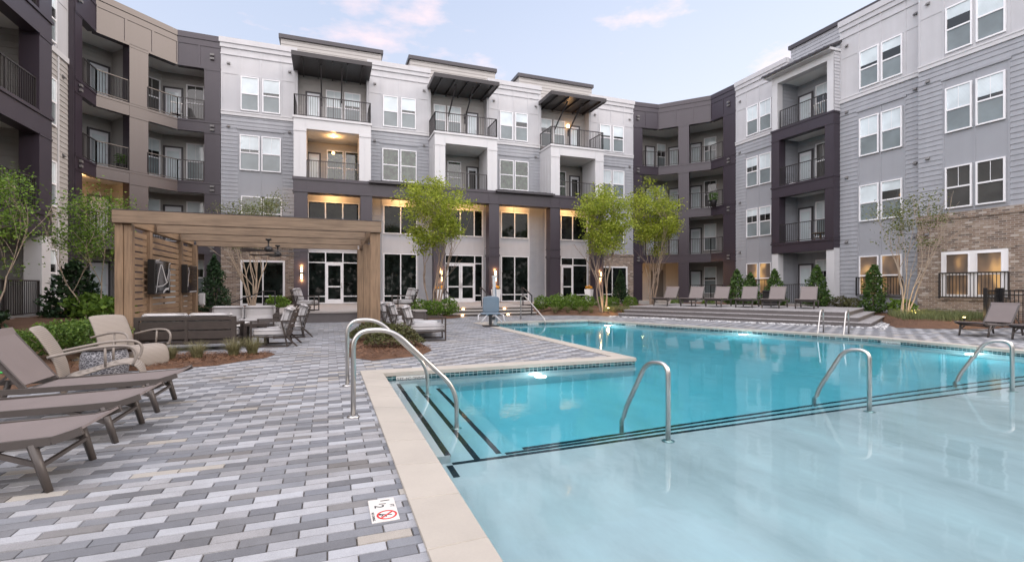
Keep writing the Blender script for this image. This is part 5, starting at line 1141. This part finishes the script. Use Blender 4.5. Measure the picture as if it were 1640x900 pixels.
m = MB(); m.add([(-.14, -.14, 0), (.14, -.14, 0), (.14, .14, 0), (-.14, .14, 0), (-.21, -.21, .78), (.21, -.21, .78), (.21, .21, .78), (-.21, .21, .78)], [(3, 2, 1, 0), (0, 1, 5, 4), (1, 2, 6, 5), (2, 3, 7, 6), (3, 0, 4, 7), (4, 5, 6, 7)]); m.build('pot', 'planter_white', pn)
m = MB(); rg = random.Random(2)
for i in range(150):
    m.cur = 0 if i % 3 else 1; a = rg.uniform(0, 6.28); r = .22 * math.sqrt(rg.random()); x, y, z = r * math.cos(a), r * math.sin(a), .80 + rg.uniform(0, .20) * (1 - r * 2); d = .035
    m.quad((x - d, y - d * .3, z), (x + d, y - d * .3, z + .01), (x + d, y + d * .3, z + .05), (x - d, y + d * .3, z + .04))
m.build('flowers', ['marigold', 'leaf_mid'], pn)
again(pn, False, (9.02, 26.75, .40), .3, 'white tapered planter with orange flowers right of the double glass door'); again(pn, False, (15.0, 26.6, .40), .6, 'white tapered planter with flowers behind the round shrubs near the third glass door')
fc = thing('metal_fence', 'black metal picket fence behind the lounger at the right edge', 'fence', (19.4, 9.2, 0))
def fence_run(p0, p1, z0=.0, h=1.22):
    m = MB(); a, c = Vector(p0), Vector(p1); L = (c - a).length; k = int(L / .10); o_ = Vector((19.4, 9.2))
    for z in (h - .03, h - .16, .12): m.bar((*(a - o_), z), (*(c - o_), z), .03, .035)
    for i in range(1, k): q = a.lerp(c, i / k) - o_; m.bar((q.x, q.y, .05), (q.x, q.y, h), .018, .018, (1, 0, 0))
    m.build('picket_panel', 'black_metal', fc)
    for q in (a, c): m = MB(); q = q - o_; m.box(q.x - .04, q.x + .04, q.y - .04, q.y + .04, 0, h + .06); m.build('post', 'black_metal', fc)
fence_run((19.4, 9.25), (20.25, 9.35)); fence_run((20.35, 9.28), (20.35, 6.2))
tb = thing('trash_bin', 'small black bin behind the fifth lounger on the deck', 'bin', (19.05, 17.0, .45)); m = MB(); m.box(-.22, .22, -.22, .22, 0, .62, .02); m.build('body', 'plastic_black', tb); m = MB(); m.box(-.24, .24, -.24, .24, .62, .70, .02); m.box(-.1, .1, -.25, -.24, .5, .6); m.build('lid', 'black_metal', tb)
hs = MB(); hp = []
for i in range(60): u = i / 59; hp.append((-3.72 - .5 * math.sin(u * 9) - u * .9, 8.2 + .35 * math.cos(u * 9) + u * .3, .20 + .012 * i / 10))
hs.tube(hp, .014, 6); ho = hs.build('garden_hose', 'hose_green'); tag(ho, 'bright green garden hose lying on the mulch at the left edge', 'hose')
def plate(x0, x1, y0, y1, lab, big=True):
    t = thing('depth_sign', lab, 'pool sign', ((x0 + x1) / 2, (y0 + y1) / 2, 0), 0); o_ = ((x0 + x1) / 2, (y0 + y1) / 2, 0)
    m = MB(); ym = (y0 + y1) / 2; m.box(x0, x1, ym + .001, y1, -.01, .007, .002); m.box(x0, x1, y0, ym - .001, -.01, .007, .002); m.build('plate', 'marker_white', t, o_)
    xc = (x0 + x1) / 2; pl = lambda ox, oy: (lambda a, c, d: (ox + c, oy - a, .0075 + (d + .0015) * .3))
    m = MB(); text_into(m, '1', .078, pl(xc + .018, y1 - .034)); text_into(m, '2', .078, pl(xc - .022, ym + .042)); m.bar((xc - .018, ym + .075, .008), (xc + .022, ym + .07, .008), .006, .001); text_into(m, 'FT', .034, pl(xc + .052, ym + .034)); text_into(m, 'NO DIVING', .021, pl(x0 + .013, y0 + .07)); m.build('lettering', 'ink_black', t, o_)
    m = MB(); cx_, cy_ = xc + .012, y0 + .072
    ring = [(cx_ + r_ * math.cos(k * .2618), cy_ + r_ * math.sin(k * .2618), .0082) for r_ in (.046, .057) for k in range(24)]; m.add(ring, [(k, (k + 1) % 24, 24 + (k + 1) % 24, 24 + k)[::-1] for k in range(24)])
    m.bar((cx_ - .033, cy_ - .033, .0085), (cx_ + .033, cy_ + .033, .0085), .010, .0006); m.build('no_diving_ring', 'ink_red', t, o_)
    m = MB()
    for a, c in (((-.03, .012), (.0, .0)), ((.0, .0), (.028, -.008)), ((.0, .0), (.022, .018)), ((-.018, .008), (-.03, -.012)), ((-.008, .004), (-.004, -.022))): m.bar((cx_ + a[0], cy_ + a[1], .0079), (cx_ + c[0], cy_ + c[1], .0079), .007, .0006)
    m.lathe([(.009, 0), (.009, .0006)], (cx_ - .036, cy_ + .012, .0077), 10); m.build('diver_pictogram', 'ink_black', t, o_)
plate(.222, .374, 2.792, 3.092, 'white depth tile reading 1½ FT with a red no diving symbol set in the pavers')
for i, (x, y) in enumerate(((20.55, 11.9), (18.9, 9.55), (12.0, 19.5), (12.75, 21.2))):
    t = thing('garden_spotlight', ('small glowing spotlight at the foot of the sparse tree by the brick wall', 'small glowing spotlight on the mulch next to the black fence', 'small glowing spotlight under the lime tree beside the deck', 'small glowing spotlight behind the round shrubs')[i], 'spotlight', (x, y, .18), 0, 'garden spotlights in the beds')
    m = MB(); m.tube([(0, 0, -.1), (0, 0, .08)], .012, 6); m.tube([(0, 0, .08), (.0, .0, .16)], .04, 10); m.build('housing', 'bronze_metal', t); m = MB(); m.lathe([(.036, 0), (.036, .012), (.02, .02)], (0, 0, .161), 10); m.build('bulb', 'spot_glow', t); lamp('spotlight_lamp', (x, y, .45), (16, 4, 12, 6)[i], (1, .70, .30), .04)
# balcony furniture
def balc_chair(loc, rz, lab, mat):
    t = thing('balcony_chair', lab, 'chair', loc, rz); m = MB(); m.box(-.25, .25, -.25, .25, .40, .44); m.build('seat', mat, t); m = MB()
    for x in (-.2, 0, .2): m.bar((x, .24, .44), (x, .34, .92), .06, .02, (1, 0, 0))
    m.bar((-.25, .34, .92), (.25, .34, .92), .03, .05); m.build('backrest', mat, t)
    for x in (-.22, .22):
        for y in (-.22, .22): m = MB(); m.bar((x, y, 0), (x, y, .40), .03, .03, (1, 0, 0)); m.build('leg', mat, t)
balc_chair((23.75, 17.95, 9.74), R(80), 'pale chair behind the rail on the top balcony of the right tower', 'stone_top'); balc_chair((-7.35, 29.6, 9.74), R(200), 'pale chair on the top left corner balcony', 'stone_top'); balc_chair((23.9, 26.0, 6.64), R(120), 'dark chair on the second highest balcony of the right corner bay', 'plastic_black')
t = thing('balcony_table', 'small wooden table on the lower balcony of the right tower', 'table', (23.75, 18.2, 3.52)); m = MB(); m.lathe([(.32, .55), (.32, .59)], n=16); m.build('table_top', 'wood_x', t)
for k in range(3): m = MB(); m.bar((.25 * math.cos(k * 2.09), .25 * math.sin(k * 2.09), 0), (.12 * math.cos(k * 2.09), .12 * math.sin(k * 2.09), .55), .035, .035, (1, 0, 0)); m.build('leg', 'wood_z', t)
for loc, lb, s_ in (((-9.0, 27.55, 6.61), 'dark potted plant behind the rail of the middle left corner balcony', 1.0), ((-5.75, 29.5, 9.73), 'dark plant pot at the right end of the top left corner balcony', .8), ((23.75, 25.6, 6.61), 'leafy potted plant on the middle balcony of the right corner bay', 1.1)):
    t = thing('potted_plant', lb, 'potted plant', loc); m = MB(); m.lathe([(.14 * s_, 0), (.19 * s_, .34 * s_), (.19 * s_, .36 * s_), (.16 * s_, .36 * s_)], n=14); m.build('pot', 'plastic_black', t); m = MB(); rg = random.Random(4)
    for i in range(160): a = rg.uniform(0, 6.28); r = .24 * s_ * math.sqrt(rg.random()); x, y, z = r * math.cos(a), r * math.sin(a), (.36 + rg.uniform(0, .42)) * s_; d = .05; m.quad((x - d, y - d * .4, z), (x + d, y - d * .3, z + .02), (x + d, y + d * .4, z + .06), (x - d, y + d * .3, z + .03))
    m.build('foliage', 'leaf_mid', t)
t = thing('bucket', 'white bucket on the middle balcony of the right tower', 'bucket', (23.6, 19.6, 6.62)); m = MB(); m.lathe([(.13, 0), (.17, .36)], n=14); m.build('body', 'vinyl_white', t)
# ------------------------------------------------------------------ trees, shrubs, grasses
def leaf(mb, p, s, rg, up=.5, asp=.5):
    d = Vector((rg.gauss(0, 1), rg.gauss(0, 1), rg.gauss(0, .7) + .2)).normalized(); n_ = Vector((rg.gauss(0, 1), rg.gauss(0, 1), rg.gauss(0, 1) + up)).normalized()
    w_ = d.cross(n_)
    if w_.length < 1e-3: return
    w_.normalize(); a = p - d * s * .5; c = p + d * s * .5; m_ = p + n_ * 0
    k = len(mb.v); mb.v += [tuple(a), tuple(m_ + w_ * s * asp * .5), tuple(c), tuple(m_ - w_ * s * asp * .5)]; mb.f.append((k, k + 1, k + 2, k + 3)); mb.mi.append(mb.cur); mb.sm.append(False)
def limb(mb, p, d, L, r, rg, depth, tips, spread=.5, rise=.25, segs=4, kids=(2, 3), shrink=.68, endr=.004):
    pts = [Vector(p)]; rs = [r]; d = Vector(d).normalized(); q = Vector(p)
    for i in range(segs):
        d = (d + Vector((rg.gauss(0, .09), rg.gauss(0, .09), rg.gauss(0, .05) + rise * .12))).normalized(); q = q + d * L / segs; pts.append(q.copy()); rs.append(max(endr, r * (1 - .45 * (i + 1) / segs)))
    mb.tube(pts, rs, 6 if r > .012 else 4, cap=False)
    if depth == 0: tips.append((q, d)); return
    for k in range(rg.randint(*kids)):
        t = rg.uniform(.45, 1.0) if k else 1.0; i = min(segs - 1, int(t * segs)); o_ = pts[i].lerp(pts[i + 1], t * segs - i) if i < segs else pts[-1]
        nd = (d + Vector((rg.gauss(0, spread), rg.gauss(0, spread), rg.gauss(0, spread * .5) + rise))).normalized()
        limb(mb, o_, nd, L * shrink * rg.uniform(.8, 1.15), rs[min(i + 1, segs)] * .72, rg, depth - 1, tips, spread, rise, max(2, segs - 1), kids, shrink, endr)
def make_tree(name, lab, seed, H, stems, leafmat_, bark, nleaf, ls, crown, spread=.45, lean=.16, r0=.045, fork=.32, group=None, cl=.28, loc=(0, 0, 0), kids=(2, 3), depth=3):
    """multi stemmed tree; crown = (z0, z1, radius): leaves hang round the twig tips inside that shape"""
    rg = random.Random(seed); t = thing(name, lab, 'tree', loc, 0, group); tr_ = MB(); tips = []
    for k in range(stems):
        a = 6.283 * k / stems + rg.uniform(-.3, .3); base = Vector((math.cos(a) * .10 * min(1, stems - 1), math.sin(a) * .10 * min(1, stems - 1), -.15))
        limb(tr_, base, (math.cos(a) * lean, math.sin(a) * lean, 1), H * fork + .15, r0 * rg.uniform(.75, 1.1), rg, depth, tips, spread, .34, 5, kids, .66)
    z0, z1, rad = crown
    lf = MB(); cz = (z0 + z1) / 2; hz = (z1 - z0) / 2
    def inside_c(p, k=1.0):
        u = (p.z - z0) / (z1 - z0)
        if u < 0 or u > 1: return False
        r_ = rad * (math.sin(min(1, u * 1.25 + .12) * 1.5708) if u < .65 else math.sqrt(max(0, 1 - ((u - .65) / .35) ** 2)) * 1.0)
        r_ *= (.80 + .50 * mnoise.noise(Vector((p.x * 1.1 + seed, p.y * 1.1, p.z * 1.1)))); return math.hypot(p.x, p.y) < r_ * k
    tz = [q for q, d in tips]
    good = [q for q in tz if inside_c(q, 1.1)]
    extra = 0
    cc_ = list(good)
    while len(cc_) < max(60, nleaf // 58) and extra < 6000:
        extra += 1; p = Vector((rg.uniform(-rad, rad), rg.uniform(-rad, rad), rg.uniform(z0, z1)))
        if inside_c(p) and (math.hypot(p.x, p.y) > rad * .35 or p.z > cz) and mnoise.noise(Vector((p.x * 1.5, p.y * 1.5 + seed, p.z * 1.5))) > -.08:
            cc_.append(p)
            near = min(tz, key=lambda q: (q - p).length) if tz else Vector((0, 0, z0)); mid = near.lerp(p, .5) + Vector((rg.gauss(0, .04), rg.gauss(0, .04), rg.gauss(0, .04)))
            tr_.tube([near, mid, p], [.006, .005, .003], 4, cap=False)
    for i in range(nleaf):
        c = rg.choice(cc_); p = c + Vector((rg.gauss(0, cl), rg.gauss(0, cl), rg.gauss(0, cl * .62)))
        if p.z < z0 - .3: continue
        leaf(lf, p, ls * rg.uniform(.7, 1.3), rg)
    tr_.build('trunk', bark, t); lf.build('crown', leafmat_, t); return t
make_tree('crape_myrtle', 'bright lime multi trunked tree beside the terrace steps', 21, 5.5, 5, 'leaf_lime', 'bark', 9600, .115, (2.45, 5.75, 1.70), .40, .17, .05, .33, 'lime green courtyard trees', .20, (4.19, 20.5, .1))
make_tree('crape_myrtle', 'lime multi trunked tree in the shrub bed between the glass front and the deck', 33, 5.6, 5, 'leaf_lime', 'bark', 9600, .115, (2.1, 5.95, 1.42), .38, .12, .05, .33, 'lime green courtyard trees', .20, (12.05, 20.0, .15))
make_tree('crape_myrtle', 'lime multi trunked tree at the corner bay behind the deck loungers', 47, 6.2, 5, 'leaf_lime', 'bark', 9800, .12, (2.2, 6.55, 1.42), .38, .11, .05, .33, 'lime green courtyard trees', .20, (15.95, 21.6, .35))
make_tree('sparse_tree', 'sparse thin leaved multi trunked tree in front of the brick wall', 52, 5.5, 6, 'leaf_sparse', 'bark_pale', 1900, .09, (1.5, 5.6, 1.15), .28, .13, .034, .34, None, .20, (21.1, 12.6, .15), (2, 3), 3)
make_tree('crape_myrtle', 'pale multi trunked tree with thin foliage seen through and above the pergola', 64, 6.1, 7, 'leaf_sparse', 'bark_pale', 4200, .09, (2.3, 6.15, 1.9), .36, .20, .038, .36, None, .22, (-3.45, 26.6, .35), (2, 3), 3)
make_tree('river_birch', 'slender light green young tree left of the timber screen', 71, 3.6, 2, 'leaf_bright', 'bark_pale', 3600, .08, (1.1, 3.75, .95), .42, .10, .026, .36, None, .24, (-6.35, 17.4, .35), (2, 3), 3)
make_tree('river_birch', 'leafy light green tree cut off by the left edge of the photo', 83, 4.0, 2, 'leaf_bright', 'bark_pale', 4300, .078, (.9, 4.0, 1.15), .50, .16, .026, .36, None, .24, (-7.35, 14.5, .15), (2, 3), 3)

def make_shrub(name, lab, seed, shape, n_, ls, mat, group=None, cat='shrub', stem=True):
    """shape(u, rg) -> leaf position; leaves all through the volume, denser at the skin"""
    rg = random.Random(seed); t = thing(name, lab, cat, (0, 0, 0), 0, group); lf = MB()
    for i in range(n_): leaf(lf, shape(rg), ls * rg.uniform(.65, 1.3), rg, .8, .55)
    lf.build('foliage', mat, t)
    s_ = MB()
    for k in range(6): a = k * 1.05; p = shape(rg); s_.tube([(math.cos(a) * .03, math.sin(a) * .03, -.08), (p.x * .5, p.y * .5, p.z * .5), tuple(p)], [.014, .009, .004], 4, cap=False)
    s_.build('stem', 'bark', t); return t
def ball(r, h, lump=.25, sd=0):
    def f(rg):
        d = Vector((rg.gauss(0, 1), rg.gauss(0, 1), rg.gauss(0, 1))).normalized(); q = (.55 + .45 * rg.random() ** .5) * (1 + lump * mnoise.noise(Vector((d.x * 2.2 + sd, d.y * 2.2, d.z * 2.2))))
        return Vector((d.x * r * q, d.y * r * q, max(.02, h * .5 + d.z * h * .5 * q)))
    return f
def cone(r, h, sd=0, point=.75):
    def f(rg):
        u = rg.random() ** 1.35; a = rg.uniform(0, 6.283); q = (.40 + .60 * rg.random() ** .6) * (1 + .62 * mnoise.noise(Vector((math.cos(a) * 2 + sd, math.sin(a) * 2, u * 7))))
        rr_ = r * (1 - u) ** point * q * min(1, u * 6 + .6); return Vector((rr_ * math.cos(a), rr_ * math.sin(a), .04 + u * h * .97 + rg.uniform(-.05, .05)))
    return f
def spread(rx, ry, h, sd=0):
    def f(rg):
        a = rg.uniform(0, 6.283); r = rg.random() ** .55; x, y = r * rx * math.cos(a), r * ry * math.sin(a); z = h * (1 - r * r * .75) * (.55 + .45 * rg.random()) * (1 + .35 * mnoise.noise(Vector((x * 2.5 + sd, y * 2.5, 0))))
        return Vector((x, y, max(.02, z)))
    return f
G = 'cone shaped evergreens round the courtyard'
cn = make_shrub('conifer', 'dark cone shaped conifer behind the end of the timber screen', 5, cone(.62, 2.15, 1), 3600, .10, 'leaf_dark', G, 'conifer'); cn.location = (-4.0, 21.0, .35)
again(cn, False, (17.45, 26.9, .3), 1.2, 'dark cone shaped conifer in front of the brick window beside the lime trees', .98)
cm = make_shrub('evergreen', 'mid green cone shaped evergreen behind the third deck lounger', 6, cone(.60, 1.78, 3, .6), 1900, .125, 'leaf_mid', G, 'evergreen'); cm.location = (19.2, 19.1, .40)
for x, y, s_, lb in ((20.35, 19.35, .92, 'small evergreen farthest behind the deck loungers, below the lit window'), (20.75, 18.25, 1.0, 'full green evergreen between the fourth and fifth deck loungers'), (21.55, 16.6, 1.08, 'loose green evergreen behind the deck lounger nearest the corner')): again(cm, False, (x, y, .40), x * 3, lb, s_)
ct = make_shrub('evergreen', 'tall column shaped evergreen at the end of the deck below the window guard', 8, cone(.50, 2.0, 9, .45), 2600, .11, 'leaf_mid', G, 'evergreen'); ct.location = (21.5, 14.0, .25)
mg = make_shrub('magnolia', 'dark glossy evergreen bush beside the white post of the left wing', 9, cone(.85, 1.75, 5, .55), 1500, .17, 'leaf_dark', None, 'shrub'); mg.location = (-7.25, 18.6, .35)
again(mg, False, (-8.0, 15.0, .25), 2.0, 'dark evergreen bush at the left edge in front of the patio rail', 1.05)
sh_ = make_shrub('round_shrub', 'x', 12, ball(.44, .72, .3, 2), 1100, .09, 'leaf_bright', 'round shrubs in the courtyard beds')
k = 0
RS = [((3.55, 20.3), .95, 'round green shrub at the foot of the big lime tree, nearest the armchairs'), ((4.05, 20.0), .9, 'round green shrub at the foot of the big lime tree, in the middle of three'), ((4.75, 20.5), 1.0, 'round green shrub at the foot of the big lime tree, nearest the steps'),
      ((9.75, 21.9), .95, 'round shrub in the long bed nearest the terrace steps'), ((10.25, 21.2), .8, 'low round shrub in the front row of the long bed, near the steps'), ((10.65, 22.1), 1.05, 'large round shrub in front of the white planter'), ((11.15, 21.3), .85, 'round shrub in the front row of the long bed, second from the steps'), ((11.6, 22.3), 1.05, 'large round shrub just left of the lime tree trunk'), ((11.45, 20.95), .8, 'front row round shrub against the lime tree trunk'), ((12.6, 22.5), .95, 'round shrub behind the lime tree trunk'),
      ((13.6, 22.6), .9, 'loose shrub below the brick window'), ((14.4, 22.9), .8, 'loose shrub between the two lime trees'), ((15.1, 22.3), .85, 'loose shrub left of the corner tree trunk'), ((17.3, 21.3), .75, 'low shrub behind the first deck lounger'), ((18.4, 20.2), .8, 'low shrub behind the second deck lounger')]
for (x, y), s_, lb in RS: again(sh_, k == 0, (x, y, .12 if y < 21.2 else .2), x * 2.1, lb, s_); k += 1
br_ = make_shrub('low_shrub', 'x', 14, ball(.36, .5, .3, 4), 900, .075, 'leaf_maroon', 'low dark shrubs along the building'); k = 0
for (x, y), s_, lb in (((22.6, 17.2), 1.15, 'low maroon green shrub just left of the white patio post'), ((22.6, 16.2), 1.1, 'low maroon green shrub right of the white patio post'), ((21.3, 14.75), 1.0, 'low maroon green shrub at the foot of the column shaped evergreen'), ((20.1, 18.2), .9, 'low maroon shrub behind the fourth deck lounger'), ((-1.95, 28.4), 1.0, 'low maroon shrub against the brick beside the first column')): again(br_, k == 0, (x, y, .33), x, lb, s_); k += 1
bb = make_shrub('leafy_shrub', 'bright leafy shrub under the window guard at the end of the deck', 15, ball(.48, .62, .4, 7), 600, .14, 'leaf_bright', None); bb.location = (21.9, 13.2, .2)
again(bb, False, (-2.15, 24.2, .30), 1, 'bright yellow green shrub behind the pale loveseat', 1.0); again(bb, False, (-5.9, 17.2, .35), 2, 'bright leafy shrub at the foot of the slender young tree', 1.1); again(bb, False, (-6.6, 17.9, .38), 3, 'light green leafy shrub between the dark bush and the young tree', 1.2)
again(bb, False, (-5.35, 16.1, .33), 4, 'bright leafy shrub close to the timber screen', 1.1)
leafmat('leaf_spirea', (.04, .085, .016), (.085, .15, .025), (.15, .23, .04), .3)
hd = make_shrub('spirea', 'x', 17, ball(.46, .62, .35, 8), 2300, .055, 'leaf_spirea', 'bright green mounded shrubs behind the wicker chairs'); k = 0
for (x, y), s_, lb in (((-3.75, 10.55), .95, 'bright mounded shrub right behind the sideways wicker chair'), ((-4.05, 11.3), 1.0, 'bright mounded shrub touching the timber screen'), ((-4.35, 10.45), .92, 'bright mounded shrub above the lounger back'), ((-4.6, 11.6), .85, 'bright mounded shrub in the back row toward the screen'), ((-5.0, 10.7), .7, 'bright mounded shrub at the outer end of the back row')): again(hd, k == 0, (x, y, .16), x * 3, lb, s_); k += 1
jp = make_shrub('juniper', 'low spreading dark green juniper in the mulch round the pergola post', 19, spread(.62, .50, .42, 3), 2600, .06, 'leaf_maroon', 'spreading junipers by the pergola post'); jp.location = (1.28, 10.35, .10)
again(jp, False, (.85, 11.7, .10), 2, 'low spreading green juniper just left of the pergola post', .9); again(jp, False, (1.3, 12.55, .10), 4, 'low spreading juniper hugging the pergola post from behind', .8)

def make_tuft(lab, seed, n_, h, sp, mat, group, name='grass_tuft'):
    rg = random.Random(seed); t = MB()
    for i in range(n_):
        a = rg.uniform(0, 6.283); r = sp * .3 * math.sqrt(rg.random()); l = h * rg.uniform(.55, 1.1); o_ = sp * rg.uniform(.2, 1.0); x, y = r * math.cos(a), r * math.sin(a); a2 = a + rg.gauss(0, .5); wx, wy = -math.sin(a2) * .0035, math.cos(a2) * .0035; pr = None
        for q in range(4):
            u = q / 3; X, Y, Z = x + math.cos(a2) * o_ * u * u, y + math.sin(a2) * o_ * u * u, l * (u - .22 * u * u * (o_ / sp)); k = 1 - u * .8; cur = ((X - wx * k, Y - wy * k, Z), (X + wx * k, Y + wy * k, Z))
            if pr: t.quad(pr[0], pr[1], cur[1], cur[0])
            pr = cur
    o = t.build(name, mat); return tag(o, lab, 'ornamental grass', group)
gt = make_tuft('x', 31, 420, .34, .24, 'grass_blade', 'ornamental grass tufts in front of the loveseat'); k = 0
for (x, y), s_, lb in (((-2.55, 9.95), .85, 'straw coloured grass tuft closest to the wicker chair front'), ((-2.16, 9.98), 1.0, 'straw coloured grass tuft in the middle of the bed before the loveseat'), ((-1.62, 10.12), 1.05, 'straw coloured grass tuft left of the bed tip'), ((-1.33, 10.22), 1.05, 'straw coloured grass tuft at the right tip of the bed'), ((-3.3, 9.0), .8, 'dry grass tuft behind the arm of the sideways wicker chair')):
    o = gt if k == 0 else gt.copy()
    if k: COL.objects.link(o)
    o.location = (x, y, .05); o.rotation_euler = (0, 0, x * 5); o.scale = (s_,) * 3; o['label'] = lb; k += 1
gr2 = make_tuft('x', 37, 300, .32, .26, 'grass_blade', 'dry grass tufts in the long bed'); k = 0
for (x, y), lb in (((9.9, 20.75), 'dry grass tuft at the front of the long bed nearest the steps'), ((10.5, 20.6), 'second dry grass tuft from the steps in the long bed'), ((11.0, 20.35), 'third dry grass tuft from the steps in the long bed'), ((11.45, 20.1), 'dry grass tuft just left of the lime tree trunk'), ((12.4, 19.6), 'dry grass tuft just right of the lime tree trunk'), ((12.75, 19.4), 'dry grass tuft nearest the deck steps')):
    o = gr2 if k == 0 else gr2.copy()
    if k: COL.objects.link(o)
    o.location = (x, y, .12); o.rotation_euler = (0, 0, x * 5); o['label'] = lb; k += 1
# loose grass and ground cover in the beds: nobody could count it
gc = MB(); rg = random.Random(41)
def grass_patch(poly, n_, h, z):
    xs = [p[0] for p in poly]; ys = [p[1] for p in poly]; k = 0
    while k < n_:
        x, y = rg.uniform(min(xs), max(xs)), rg.uniform(min(ys), max(ys))
        if not inside(x, y, poly): continue
        k += 1; a = rg.uniform(0, 6.283); l = h * rg.uniform(.5, 1.1); dx, dy = math.cos(a) * l * .5, math.sin(a) * l * .5; wx, wy = -math.sin(a) * .005, math.cos(a) * .005
        gc.quad((x - wx, y - wy, z), (x + wx, y + wy, z), (x + dx * .4 + wx * .7, y + dy * .4 + wy * .7, z + l * .7), (x + dx * .4 - wx * .7, y + dy * .4 - wy * .7, z + l * .7)); gc.quad((x + dx * .4 - wx * .7, y + dy * .4 - wy * .7, z + l * .7), (x + dx * .4 + wx * .7, y + dy * .4 + wy * .7, z + l * .7), (x + dx, y + dy, z + l), (x + dx, y + dy, z + l * .99))
grass_patch([(18.2, 10.9), (19.2, 9.8), (22.9, 10), (22.9, 12.8), (21.2, 13.3)], 5200, .30, .16)
grass_patch([(11.8, 19.6), (13.1, 19.5), (14.2, 20.6), (12.4, 21.0)], 900, .26, .2)
tag(gc.build('grass', 'grass_green'), 'loose green grass and liriope growing in the beds', 'grass', kind='stuff')
# wooded bank on the open side of the courtyard, mirrored in the glass
tl = MB(); rg = random.Random(77)
for i in range(15000):
    a = rg.uniform(-70, 70); d = 34 + rg.uniform(0, 6); x = a; y = -d + abs(a) * .12; hmax = 10.5 + 4.5 * mnoise.noise(Vector((a * .13, 2, 0))) + 2 * mnoise.noise(Vector((a * .5, 5, 0))); leaf(tl, Vector((x, y, rg.random() ** .8 * hmax)), rg.uniform(.7, 1.5), rg, .3, .8)
tag(tl.build('woods', 'leaf_mid'), 'wooded bank beyond the open side of the courtyard', 'woods', kind='stuff')
